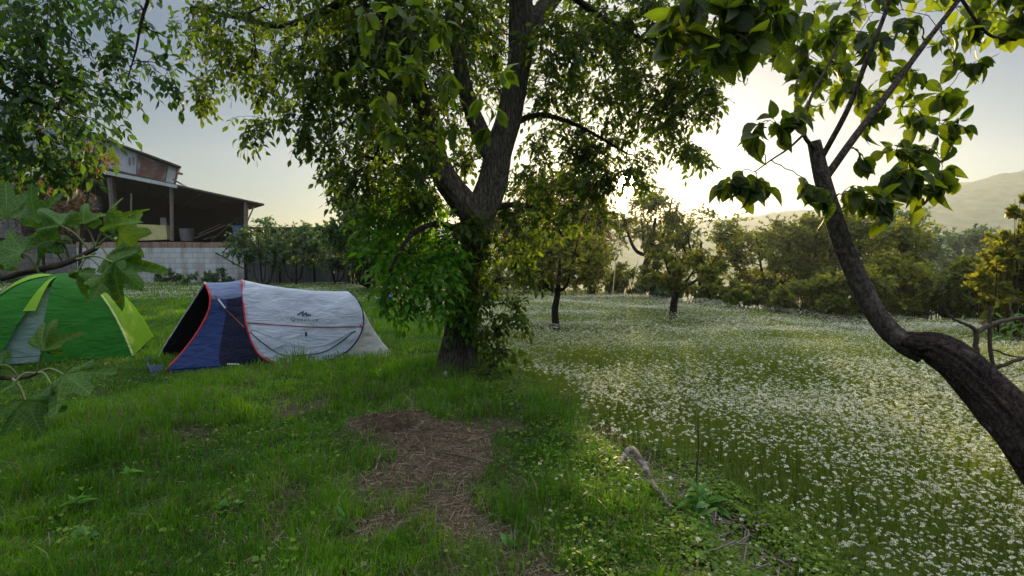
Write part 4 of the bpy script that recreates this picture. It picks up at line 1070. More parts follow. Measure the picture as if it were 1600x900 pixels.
    zz = [-.42, -.36, -.15, -.13, .13, .15, .34, .40]; rr_ = [.24, .27, .28, .265, .265, .28, .27, .2]
    b.tube([c + np.array([0, 0, z]) for z in zz], rr_, 20); tag(b.build('barrel', M['barrel'], None, smooth=False), 'blue plastic barrel at the barn corner post', 'barrel')
    c = P(150, 318, 27); b = MB()
    b.tube([c + np.array([0, 0, z]) for z in (-.35, -.3, 0, .3, .35)], [.2, .26, .28, .26, .2], 18)
    b.tube([c + np.array([0, 0, .34]), c + np.array([0, 0, 1.2])], [.015, .015], 6)
    tag(b.build('drum', M['grey'], None), 'grey drum hung in the dark of the barn', 'drum')
    for i, (x0, y0, x1, y1) in enumerate([(305, 372, 352, 352), (310, 366, 345, 350), (318, 374, 340, 368), (330, 376, 372, 340), (360, 376, 372, 345)]):
        b = MB(); px_bar(b, x0, y0, x1, y1, 26 + i * .15, .03)
        tag(b.build('pole', M['post'], None), ['lowest long pole, reaching from the tub towards the barn corner', 'short pole leaning just behind the grey tub', 'short pole lying almost flat on the barn floor', 'longest steep pole leaning towards the blue barrel', 'short steep prop beside the blue barrel'][i], 'pole', 'poles leaning inside the barn')
    b = MB(); px_bar(b, 205, 302, 204, 432, 23.9, .035); tag(b.build('pipe', M['post'], None), 'thin upright pipe in front of the block wall', 'pipe')
    b = MB(); b.tube([P(337, 395, 23.95), P(350, 402, 23.7), P(366, 412, 23.6), P(392, 425, 23.0)], [.03, .03, .028, .02], 6); tag(b.build('sloping_pole', M['timber'], None), 'dark pole sloping down across the block wall into the shrub', 'pole')
    b = MB(); px_bar(b, 349, 444, 348, 418, 23.2, .07); px_bar(b, 343, 421, 354, 422, 23.2, .03); tag(b.build('fence_post', M['timber'], None), 'short dark stump of a post at the foot of the block wall', 'post')
barn()

for i, (px, w) in enumerate([(310, 60), (350, 50), (30, 100), (255, 50)]):
    auto_tree('undergrowth_bush', ['low weedy bush at the foot of the whitewashed wall', 'low weedy bush beside the dark post stump', 'rough bush below the dark stone wall', 'low weeds by the wall behind the fig leaves'][i], 'bush', px, 23.2, 424, 448, w, M['bushblue'], 7, 8, .06, 7, 120 + i, trad=.02, fork=-.6)

# ------------------------------------------------------------------ TENTS
def grid_mesh(Gd):
    Gd = np.asarray(Gd); a, b, _ = Gd.shape
    i = np.arange(a - 1)[:, None] * b; j = np.arange(b - 1)[None, :]
    F = np.stack([i + j, i + j + 1, i + b + j + 1, i + b + j], -1).reshape(-1, 4)
    return Gd.reshape(-1, 3), F
def resample(pts, n):
    c, _ = catmull(pts, [0] * len(pts), 10)
    L = np.concatenate([[0], np.cumsum(np.linalg.norm(np.diff(c, axis=0), axis=1))]); L /= L[-1]
    t = np.linspace(0, 1, n)
    return np.stack([np.interp(t, L, c[:, k]) for k in range(3)], -1)
def wrinkle(Gd, amp, sc, seed):
    o = Gd.copy()
    for i in range(Gd.shape[0]):
        for j in range(Gd.shape[1]):
            v = Gd[i, j]; k = mnoise.noise(Vector((v[0] * sc + seed, v[1] * sc, v[2] * sc * 1.7)))
            o[i, j] = v + np.array([.42, -.8, .3]) * amp * k
    return o

def popup_tent():
    A0 = np.array([-4.44, 6.8]); e = np.array([.907, .42]); n = np.array([-.42, .907]); Wd = 1.45
    def PT(px, py, v):
        d = ray(px, py); t = (v - np.dot(CAMP[:2] - A0, n)) / np.dot(d[:2], n)
        return CAMP + d * t
    def mir(p, lean=0):
        q = p[:2] - A0; u, v = np.dot(q, e), np.dot(q, n)
        xy = A0 + e * u + n * (Wd - v); return np.array([xy[0], xy[1], p[2]])
    def down(p):
        p = p.copy(); p[2] = gz(p[0], p[1]) + .005; return p
    def hoop(l):
        near = [PT(*a) for a in l]; near[0] = down(near[0])
        far = [mir(p) for p in near[:-1]][::-1]; far[-1] = down(far[-1])
        return near + far
    A = hoop([(430, 577, .02), (403, 552, .06), (386, 512, .2), (380, 470, .42), (378, 437, .72)])
    Bh = hoop([(512, 570, .02), (546, 546, .06), (567, 512, .2), (564, 478, .42), (545, 455, .72)])
    near = [PT(256, 590, .12), PT(283, 553, .24), PT(308, 520, .34), (PT(326, 486, .42)), PT(328, 462, .5)]
    near[0] = down(near[0])
    top = [PT(320, 441, .72)]
    far = [PT(306, 464, .95), PT(285, 497, 1.05), PT(262, 533, 1.12), PT(238, 573, 1.18)]
    E = near + top + far
    E[-1] = down(E[-1])
    N = 61
    ra, rb = resample(A, N), resample(Bh, N)
    # entrance curve keeps its own three pieces so that the brow stays at the top
    re = np.concatenate([resample(near + top, 31)[:-1], resample(top + far, 31)])
    root = empty('popup_tent', (A0[0] + e[0] * 1.4 + n[0] * .7, A0[1] + e[1] * 1.4 + n[1] * .7, 0), 'low pop-up tent, white body with blue porch and red piping', 'tent')
    # body between the two hoops
    S = 40
    cen = (np.array(A[4]) + np.array(Bh[4])) / 2 - np.array([0, 0, .7])
    Gd = np.zeros((S + 1, N, 3))
    for i in range(S + 1):
        s = i / S; row = ra * (1 - s) + rb * s
        inw = cen - row; inw -= np.outer(inw @ np.array([e[0], e[1], 0]), np.array([e[0], e[1], 0]))
        prof = np.sin(np.linspace(0, math.pi, N)) ** .6
        row = row + unit(inw) * (math.sin(math.pi * s) * .055 * prof)[:, None]
        Gd[i] = row
    Gd = wrinkle(wrinkle(Gd, .03, 2.2, 3.0), .014, 7.0, 1.0)
    V, F = grid_mesh(Gd)
    body = mesh_np('body', V, F, M['white'], root, smooth=True)
    bvh = BVHTree.FromPolygons([Vector(v) for v in V], [tuple(f) for f in F])
    # porch
    Gp = np.zeros((21, N, 3))
    for i in range(21):
        s = i / 20; Gp[i] = ra * (1 - s) + re * s
        Gp[i] += np.array([0, 0, -.02 * math.sin(math.pi * s)])
    Gp = wrinkle(wrinkle(Gp, .025, 2.0, 9.0), .012, 7.0, 4.0)
    V2, F2 = grid_mesh(Gp)
    fi = np.arange(len(F2)); si = fi // (N - 1); ti = fi % (N - 1)
    brow = (ti >= 23) & (ti <= 36)
    blue = ~brow & (si >= 10); nv = ~brow & ~blue  # darker navy strip stands in for fold shade on the blue porch
    for nm, mk, mt in (('brow', brow, 'bluepale'), ('porch_panel', blue & (ti < 30), 'blue'), ('porch_fold_shade', nv & (ti < 30), 'navy'), ('porch_panel', blue & (ti > 30), 'blue'), ('porch_fold_shade', nv & (ti > 30), 'navy')):
        mesh_np(nm, V2, F2[mk], M[mt], root, smooth=True)
    bvh2 = BVHTree.FromPolygons([Vector(v) for v in V2], [tuple(f) for f in F2])
    ctr = Gp.mean(axis=(0, 1)); Gl = Gp + (ctr - Gp) * .035
    V3, F3 = grid_mesh(Gl); mesh_np('porch_lining', V3, F3, M['black'], root)
    b = MB(); inner = ra + (np.array([e[0], e[1], 0]) * .03); b.add(list(inner) + [inner.mean(0)], [(i, i + 1, N) for i in range(N - 1)] + [(N - 1, 0, N)]); b.build('inner_wall', M['black'], root)
    fl = [np.array(p) for p in (ra[0], re[0], re[-1], ra[-1])]
    b = MB(); b.add([p + np.array([0, 0, .03]) for p in fl], [(0, 1, 2, 3)]); b.build('groundsheet', M['black'], root)
    # tail
    En = [down(PT(606, 562, .0)), PT(612, 552, .25), down(PT(604, 557, .7))]
    rt_ = resample(En, N)
    Gt = np.zeros((21, N, 3))
    for i in range(21):
        s = i / 20; Gt[i] = rb * (1 - s) + rt_ * s
        Gt[i][:, 2] -= np.sin(math.pi * s) * .07 * np.sin(np.linspace(0, math.pi, N))
    Gt = wrinkle(wrinkle(Gt, .02, 3.0, 5.0), .012, 8.0, 4.0)
    V4, F4 = grid_mesh(Gt); mesh_np('tail_panel', V4, F4, M['tail'], root, smooth=True)
    def line(name, pts, r, mt, par=root, sides=6):
        b = MB(); b.tube(pts, [r] * len(pts), sides); return b.build(name, M[mt], par, smooth=True)
    line('front_piping', ra, .011, 'red'); line('rear_hoop', rb, .010, 'navy')
    line('door_piping', re[:30], .014, 'red'); line('door_edge', re[29:], .008, 'tag')
    lp = resample([re[0] + [0, 0, .05], down(PT(236, 592, .1)) + [0, 0, .05], down(PT(231, 584, .6)) + [0, 0, .06], re[-1] + [0, 0, .05]], 20)
    Gq = np.stack([lp + [0, 0, .05], lp - [0, 0, .06]]); Vq, Fq = grid_mesh(Gq); mesh_np('door_sill', Vq, Fq, M['bluepale'], root, smooth=True)
    def on(px, py, tree=bvh, off=.006):
        d = Vector(ray(px, py)).normalized(); h = tree.ray_cast(Vector(CAMP), d)
        if h[0] is None: return None
        return np.array(h[0] - d * off)
    def decal(name, pix, r, mt, tree=bvh, n=30):
        c, _ = catmull([np.array([x, y, 0.]) for x, y in pix], [0] * len(pix), n // (len(pix) - 1) + 1)
        pts = [on(x, y, tree) for x, y, _ in c]; pts = [p for p in pts if p is not None]
        if len(pts) > 2: return line(name, pts, r, mt)
    decal('side_strap', [(386, 504), (440, 508), (500, 511), (566, 510)], .006, 'orangestrap', n=60)
    decal('vent_edge', [(391, 519), (412, 537), (440, 554), (470, 555), (505, 550), (530, 536), (550, 520), (556, 517)], .006, 'blackstrap', n=70)
    decal('vent_fold', [(392, 513), (430, 528), (475, 541), (510, 538), (550, 517)], .004, 'tag', n=50)
    decal('hem_line', [(400, 557), (440, 558), (500, 556), (525, 553)], .003, 'grey' if False else 'tag', n=40)
    decal('clip', [(478, 519), (478, 521.5), (478.5, 525)], .014, 'blackstrap')
    decal('clip', [(563, 508), (564.5, 510), (566, 513)], .014, 'orangestrap')
    decal('guy_strap', [(336, 462), (352, 482), (368, 498), (382, 512)], .005, 'orangestrap', bvh2, 40)
    decal('size_tag', [(341, 468), (346, 474), (352, 482)], .012, 'tag', bvh2)
    decal('label', [(355, 569.5), (364, 569.5), (374, 570)], .014, 'tag', bvh2)
    # the mountain mark and the lettering
    lg = MB()
    def ribbon(pix, w):
        for (x0, y0), (x1, y1) in zip(pix[:-1], pix[1:]):
            dx, dy = x1 - x0, y1 - y0; l = math.hypot(dx, dy); nx_, ny_ = -dy / l * w, dx / l * w
            q = [on(x0 + nx_, y0 + ny_, off=.008), on(x1 + nx_, y1 + ny_, off=.008), on(x1 - nx_, y1 - ny_, off=.008), on(x0 - nx_, y0 - ny_, off=.008)]
            if all(v is not None for v in q): lg.add(q, [(0, 1, 2, 3)])
    ribbon([(464.6, 492.2), (470, 488.6), (474.4, 486.8)], 1.2); ribbon([(474.4, 486.4), (472.6, 490), (473.2, 493.6)], 1.2)
    ribbon([(473.0, 493.4), (476.5, 490), (479.4, 488.6)], 1.1); ribbon([(479.2, 488.4), (478.6, 491.2), (480.2, 493.8)], 1.1); ribbon([(480, 493.5), (482.6, 491.4), (485.8, 492.6)], 1.0)
    lg.build('logo_mark', M['ink'], root)
    cu = bpy.data.curves.new('lettering', 'FONT'); cu.body = 'Quechua'; cu.resolution_u = 3; cu.space_character = 1.25
    to = bpy.data.objects.new('tmp', cu); col.objects.link(to); bpy.context.view_layer.update()
    me = to.evaluated_get(bpy.context.evaluated_depsgraph_get()).to_mesh()
    tv = np.array([v.co[:] for v in me.vertices]); tf = [tuple(p.vertices) for p in me.polygons]
    bpy.data.objects.remove(to)
    x0, x1 = tv[:, 0].min(), tv[:, 0].max(); y0, y1 = tv[:, 1].min(), tv[:, 1].max()
    tx = 454.5 + (tv[:, 0] - x0) / (x1 - x0) * 42; ty = 502.6 - (tv[:, 1] - y0) / (y1 - y0) * 6.4 + (tx - 454) * .012
    pts = [on(a, b_, off=.008) for a, b_ in zip(tx, ty)]
    if all(p is not None for p in pts):
        b = MB(); b.add(pts, tf); b.build('lettering', M['ink'], root)
    else: print('lettering missed')
    for p in (rt_[N // 2], ra[0], re[0]):
        pg = MB(); q = down(np.array(p)); pg.tube([q + [.0, -.03, .06], q + [.0, .0, .0], q + [0, .02, -.08]], [.005, .005, .003], 6); pg.build('peg', M['tag'], root)
    return A0, e, n, Wd
TA0, TE, TN, TW = popup_tent()

def dome_tent():
    rf = np.array([-5.32, 7.72]); sd = np.array([-.447, .894]); fr = np.array([-.894, -.447])
    C = [rf, rf + sd * 2.15, rf + sd * 2.15 + fr * 1.95, rf + fr * 1.95]     # near right, far right, far left, near left
    cen = sum(C) / 4; H = 1.14
    root = empty('dome_tent', (cen[0], cen[1], gz(*cen)), 'green dome tent with a lime side panel and half open door', 'tent')
    K = 34
    def pole(c, k):
        rho = k / K; xy = cen + (c - cen) * rho
        return np.array([xy[0], xy[1], gz(c[0], c[1]) * rho + .02 + H * (1 - rho ** 2.6)])
    def panel(i, j, s0=0., s1=1., k0=0, k1=K, inset=0.0, nc=22, seed=1.0, s0b=None, s1b=None):
        Gd = np.zeros((k1 - k0 + 1, nc + 1, 3))
        for k in range(k0, k1 + 1):
            a, b = pole(C[i], k), pole(C[j], k); f = (k - k0) / max(1, (k1 - k0))
            sa = s0 if s0b is None else s0 + (s0b - s0) * f; sb = s1 if s1b is None else s1 + (s1b - s1) * f
            for q in range(nc + 1):
                s = sa + (sb - sa) * q / nc
                p = a * (1 - s) + b * s
                bow = math.sin(math.pi * s) * math.sin(math.pi * min(1, k / K)) * (.02 if {i, j} == {0, 3} else .10)
                o = (a + b) / 2 - np.array([cen[0], cen[1], .2]); o[2] = max(o[2], 0) * .6; o = unit(o)
                p = p + o * (bow * 1.0 - inset)
                Gd[k - k0, q] = p
        return wrinkle(wrinkle(Gd, .025, 2.6, seed), .010, 8.0, seed + 2)
    near_r, far_r, far_l, near_l = 0, 1, 2, 3
    for nm, i, j, mt in (('side_panel', 0, 1, 'lime'), ('rear_panel', 1, 2, 'green'), ('side_panel', 2, 3, 'lime')):
        V, F = grid_mesh(panel(i, j, seed=i * 3.1)); mesh_np(nm, V, F, M[mt], root, smooth=True)
    # the door side: upper part whole, lower part split by the opening
    kt = 7
    V, F = grid_mesh(panel(0, 3, 0, 1, 0, kt)); mesh_np('front_top', V, F, M['green'], root, smooth=True)
    V, F = grid_mesh(panel(0, 3, 0, .50, kt, K, s0b=0., s1b=.53)); mesh_np('front_panel', V, F, M['green'], root, smooth=True)
    V, F = grid_mesh(panel(0, 3, .52, 1, kt, K, s0b=.76, s1b=1.)); mesh_np('front_panel', V, F, M['green'], root, smooth=True)
    V, F = grid_mesh(panel(0, 3, .515, .56, kt, K - 10, s0b=.60, s1b=.70, inset=-.012, nc=4)); mesh_np('door_flap', V, F, M['lime'], root, smooth=True)
    V, F = grid_mesh(panel(0, 3, .40, .85, kt - 1, K, inset=.10)); mesh_np('inner_door', V, F, M['greydoor'], root, smooth=True)
    for c, mt in ((0, 'palelime'), (1, 'lime'), (2, 'green'), (3, 'green')):
        pts = [pole(C[c], k) for k in range(K + 1)]
        b = MB(); b.tube([p + np.array([0, 0, .006]) for p in pts], [.013] * len(pts), 8); b.build('pole_sleeve', M[mt], root, smooth=True)
    b = MB()
    pts = [pole(C[0], K) * (1 - s) + pole(C[3], K) * s + np.array([0, -.012, .10]) for s in (.5, .64, .78)]
    b.tube(pts, [.005] * 3, 6); b.build('zip', M['blackstrap'], root)
    # vent hood at the crown
    Gd = np.zeros((7, 25, 3))
    for i in range(7):
        for j in range(25):
            th = j / 24 * 2 * math.pi; rr_ = i / 6 * .38
            Gd[i, j] = [cen[0] + math.cos(th) * rr_, cen[1] + math.sin(th) * rr_, gz(*cen) + H + .065 - rr_ ** 2 * 1.0]
    V, F = grid_mesh(Gd); mesh_np('vent_hood', V, F, M['green'], root, smooth=True)
    return C
DC = dome_tent()

# ------------------------------------------------------------------ SMALL GROUND THINGS
def small_things():
    c = G(605, 470); b = MB(); r = np.random.default_rng(4)
    V = []; F = []
    nr, ns = 9, 14
    for i in range(nr):
        f = i / (nr - 1); rad = [.02, .13, .16, .15, .13, .09, .05, .03, .07][i]
        for j in range(ns):
            th = j / ns * 6.283; q = rad * (1 + r.normal(0, .12))
            V.append((c[0] + math.cos(th) * q, c[1] + math.sin(th) * q * .7, c[2] + .02 + f * .3))
    for i in range(nr - 1):
        for j in range(ns): F.append((i * ns + j, i * ns + (j + 1) % ns, (i + 1) * ns + (j + 1) % ns, (i + 1) * ns + j))
    b.add(V, F); tag(b.build('plastic_bag', M['bag'], None, smooth=False), 'knotted bright blue plastic bag on the grass past the white tent', 'bag')
    a = P(956, 466, 20.5); g = gz(a[0], a[1]); b = MB()
    b.tube([(a[0], 20.5, g - .1), P(963, 400, 20.5), P(971, 325, 20.5)], [.022, .02, .015], 8)
    for f in (.25, .5, .75):
        p = P(956 + 15 * f, 466 - 140 * f, 20.5); b.tube([p - np.array([0, 0, .01]), p + np.array([0, 0, .01])], [.026, .026], 8)
    tag(b.build('garden_stake', M['bamboo'], None, smooth=True), 'thin pale bamboo stake leaning at the meadow edge under the sun', 'stake')
    # bleached dead branch lying in the ditch
    t = Tubes(); pts = []
    for (x, y, h) in [(968, 730, .05), (984, 722, .14), (1000, 738, .13), (1014, 758, .10), (1028, 778, .07), (1048, 802, .07)]:
        p = G(x, y + 8); pts.append(p + np.array([0, 0, h]))
    cc, rr_ = catmull(pts, [.016, .025, .027, .023, .014, .007], 8)
    cc = cc + np.random.default_rng(2).normal(0, .003, cc.shape)
    t.add(cc, rr_, 12)
    r = np.random.default_rng(12)
    for k in range(9):
        s = cc[r.integers(6, len(cc))]; e = s + np.array([r.normal(0, .1), r.normal(0, .1), r.uniform(-.02, .09)])
        t.add(np.array([s, (s + e) / 2 + r.normal(0, .015, 3), e]), [.008, .006, .003], 6)
    o = t.build('dead_branch', M['deadwood'], None); tag(o, 'crooked bleached dead branch lying in the leafy ditch', 'branch')
    for (a_, b_, m_, rad, lab) in [((587, 740), (599, 712), (593, 724), .006, 'short pale peeled stick standing in the bare earth'), ((681, 712), (782, 738), (730, 725), .006, 'long thin dark twig lying across the bare earth'), ((640, 705), (662, 712), (650, 706), .008, 'short dark stick beside the hole in the ground'), ((633, 733), (646, 745), (638, 738), .005, 'small brown stick below the hole in the ground'),
                                  ((1178, 880), (1240, 898), (1210, 886), .012, 'brown stick at the lower end of the ditch'), ((925, 748), (960, 762), (945, 752), .008, 'dark stick lying just before the bleached branch'), ((1030, 790), (1075, 812), (1050, 798), .01, 'dark stick lying just past the bleached branch')]:
        A, B_, Mm = G(*a_), G(*b_), G(*m_); up_ = .03
        t = Tubes(); c_, r_ = catmull([A + [0, 0, up_], Mm + [0, 0, up_ * 1.7], B_ + [0, 0, up_]], [rad, rad * .9, rad * .5], 6); t.add(c_, r_, 7)
        tag(t.build('stick', M['deadwood'] if 'pale' in lab or 'ditch' in lab else M['twig'], None), lab, 'stick')
    c = G(697, 588); b = MB(); r = np.random.default_rng(9); V = []; F = []
    for i in range(7):
        for j in range(10):
            ph = i / 6 * math.pi; th = j / 10 * 6.283; q = .035 * (1 + r.normal(0, .12))
            V.append((c[0] + math.sin(ph) * math.cos(th) * q * 1.4, c[1] + math.sin(ph) * math.sin(th) * q, c[2] + .025 + math.cos(ph) * q))
    for i in range(6):
        for j in range(10): F.append((i * 10 + j, i * 10 + (j + 1) % 10, (i + 1) * 10 + (j + 1) % 10, (i + 1) * 10 + j))
    b.add(V, F); tag(b.build('stone', M['fascia'], None), 'pale stone at the foot of the walnut trunk', 'stone')
    # leafless broken shrub behind the persimmon trunk
    root = empty('bare_shrub', (P(1800, 540, 3.4)[0], 3.4, gz(P(1800, 540, 3.4)[0], 3.4)), 'leafless dark broken shrub behind the thick persimmon trunk', 'shrub')
    t = Tubes(); q = P
    def tb(pts, rad):
        c_, r_ = catmull(pts, rad, 6); t.add(c_ + np.random.default_rng(len(c_)).normal(0, .002, c_.shape), r_, 8)
    g0 = np.array([q(1800, 500, 3.4)[0], 3.4, gz(q(1800, 500, 3.4)[0], 3.4) - .05])
    tb([g0, q(1700, 690, 3.4), q(1590, 630, 3.4), q(1553, 575, 3.4), q(1546, 510, 3.4), q(1547, 478, 3.4)], [.022, .018, .015, .013, .012, .009])
    tb([q(1620, 650, 3.4), q(1548, 590, 3.35), q(1527, 552, 3.35), q(1526, 514, 3.35)], [.014, .015, .016, .015])
    tb([q(1526, 520, 3.35), q(1545, 508, 3.4), q(1575, 500, 3.45), q(1630, 492, 3.5)], [.016, .015, .013, .009])
    tb([q(1526, 516, 3.35), q(1508, 506, 3.3), q(1490, 498, 3.3), q(1474, 480, 3.25)], [.012, .009, .007, .004])
    tb([q(1552, 575, 3.4), q(1575, 568, 3.35), q(1640, 545, 3.3)], [.014, .012, .010])
    tb([q(1549, 545, 3.4), q(1570, 553, 3.4), q(1600, 560, 3.35), q(1630, 566, 3.35)], [.006, .006, .005, .004])
    tb([q(1585, 498, 3.46), q(1578, 478, 3.5), q(1590, 465, 3.5)], [.006, .005, .003])
    t.build('stems', M['twig'], root)
    # maize by the right edge
    for i, (x, Y) in enumerate([(1562, 9.6), (1580, 9.3), (1598, 9.7), (1616, 9.2)]):
        p = P(x, 520, Y); g = gz(p[0], p[1]); rt = empty('maize_plant', (p[0], p[1], g), ['young maize plant nearest the bare shrub', 'young maize plant second from the bare shrub', 'young maize plant third from the bare shrub', 'young maize plant farthest from the bare shrub'][i], 'plant', 'young maize plants at the meadow corner')
        t = Tubes(); t.add(np.array([[p[0], p[1], g], [p[0], p[1], g + .35], [p[0] + .02, p[1], g + .75]]), [.012, .01, .006], 6); t.build('stalk', M['greentwig'], rt)
        lv = Leaves(); r = np.random.default_rng(50 + i)
        V = []; F = []; tt_ = []
        for k in range(9):
            th = r.random() * 6.28; d = np.array([math.cos(th), math.sin(th), 0]); s_ = np.array([-d[1], d[0], 0]); z0 = g + .12 + k * .075; Ln = .5 * r.uniform(.7, 1.1); b0 = len(V)
            for j in range(7):
                f = j / 6; c_ = np.array([p[0], p[1], z0]) + d * Ln * f * .8 + np.array([0, 0, Ln * (.75 * f - .95 * f * f)]); w = .032 * math.sin(math.pi * (.12 + .88 * f)) + .001
                V += [c_ - s_ * w, c_ + s_ * w]
                if j: F.append((b0 + 2 * j - 2, b0 + 2 * j - 1, b0 + 2 * j + 1, b0 + 2 * j))
            tt_ += [r.random()] * 14
        mesh_np('leaves', V, F, M['weed'], rt, tint=tt_, smooth=True)
small_things()

def weed(px, py, name, label, cat, n, L, seed, tall=0., mat='weed', kind='ovate', wide=.8, group=None):
    c = G(px, py); r = np.random.default_rng(seed)
    root = empty(name, c, label, cat, group)
    lv = Leaves(); t = Tubes()
    h = max(tall, .03)
    t.add(np.array([c, c + np.array([r.normal(0, .01), 0, h * .5]), c + np.array([r.normal(0, .02), 0, h])]), [.005, .004, .002], 6)
    for i in range(n):
        f = r.random() ** 1.2; b = c + np.array([0, 0, f * h * .9]); th = r.random() * 6.28
        d = np.array([math.cos(th), math.sin(th), r.uniform(.25, 1.1)])
        lv.add(b, d, np.array([0, 0, 1.0]) + r.normal(0, .2, 3), L * (1.1 - .6 * f) * r.uniform(.7, 1.2), r.random())
    t.build('stem', M['greentwig'], root); lv.build('leaves', M[mat], root, kind, wide)
weed(345, 802, 'broadleaf_weed', 'pale broad leaved seedling in the dark grass near the bare patch', 'weed', 9, .075, 1, .05, wide=1.1)
weed(372, 795, 'broadleaf_weed', 'smaller pale seedling close beside the broad leaved one', 'weed', 6, .06, 2, .04, wide=1.1)
weed(130, 845, 'broadleaf_weed', 'broad leaved weed with pale leaves in the corner grass', 'weed', 9, .085, 3, .06, wide=1.1)
weed(120, 800, 'broadleaf_weed', 'leafy weed clump with blue green leaves in the shaded grass', 'weed', 16, .10, 4, .08, wide=.6)
weed(200, 755, 'broadleaf_weed', 'upright weed with a few narrow leaves amid shaded grass', 'weed', 10, .11, 5, .10, wide=.5)
weed(540, 830, 'broadleaf_weed', 'narrow leaved weed at the edge of the bare earth', 'weed', 8, .12, 6, .12, wide=.4)
weed(608, 720, 'broadleaf_weed', 'tiny weed growing in the bare earth near the peeled stick', 'weed', 6, .05, 7, .03, wide=.7)
weed(800, 860, 'broadleaf_weed', 'weed with lance shaped leaf among the first white flowers', 'weed', 8, .10, 8, .08, wide=.5)
weed(1088, 822, 'tall_weed', 'tall dark stemmed weed with big bright green base leaves by the ditch', 'weed', 22, .15, 9, .30, wide=.8)
weed(1105, 800, 'broadleaf_weed', 'clump of upright bright green leaves behind the tall weed', 'weed', 20, .15, 10, .16, wide=.6)
weed(1185, 818, 'grass_tuft', 'pale spiky grass tuft on the ditch bank', 'grass', 40, .15, 11, .03, 'meadowgrass', 'leaflet', .35)
def dead_stem():
    c = G(1086, 818); t = Tubes()
    t.add(np.array([c, c + [.0, 0, .25], c + [.01, 0, .50], c + [.0, 0, .68]]), [.007, .006, .005, .003], 6)
    tag(t.build('dry_stalk', M['twig'], None), 'dark dry upright stalk rising through the tall weed', 'stalk')
dead_stem()

# ------------------------------------------------------------------ GRASS, FLOWERS, GROUND LEAVES
def inside(x, y, a0, e_, n_, L_, W_, m=.0):
    u = (x - a0[0]) * e_[0] + (y - a0[1]) * e_[1]; v = (x - a0[0]) * n_[0] + (y - a0[1]) * n_[1]
    return (u > -m) & (u < L_ + m) & (v > -m) & (v < W_ + m)
def tent_mask(x, y):
    a = inside(x, y, TA0 + TE * .15, TE, TN, 2.45, TW, .0)
    rf = DC[0]; return a | inside(x, y, rf, np.array([-.447, .894]), np.array([-.894, -.447]), 2.1, 1.9)
def spread(N, a, b, pw, half=1.12):
    k = pw + 1
    y = (a ** k + rng.random(N) * (b ** k - a ** k)) ** (1 / k)
    return (rng.random(N) * 2 - 1) * half * (y + .6), y
def blades(x, y, h, w, lean=.35):
    n = len(x); z = hfun(x, y)
    th = rng.random(n) * 2 * math.pi
    d = np.stack([np.cos(th), np.sin(th), 0 * th], -1); ph = rng.random(n) * 2 * math.pi
    s = np.stack([np.cos(ph), np.sin(ph), 0 * th], -1)
    b = np.stack([x, y, z - .01], -1)
    l = (np.abs(rng.normal(lean, lean * .6, n)) * h)[:, None]
    m = b + d * l * .35 + np.stack([0 * h, 0 * h, h * .6], -1); t = b + d * l * 1.2 + np.stack([0 * h, 0 * h, h * .97 - l[:, 0] * .35], -1)
    W = w[:, None]
    V = np.stack([b - s * W, b + s * W, m - s * W * .75, m + s * W * .75, t], 1)
    F = np.array([(0, 1, 3), (0, 3, 2), (2, 3, 4)])[None] + (np.arange(n) * 5)[:, None, None]
    return V.reshape(-1, 3), F.reshape(-1, 3)
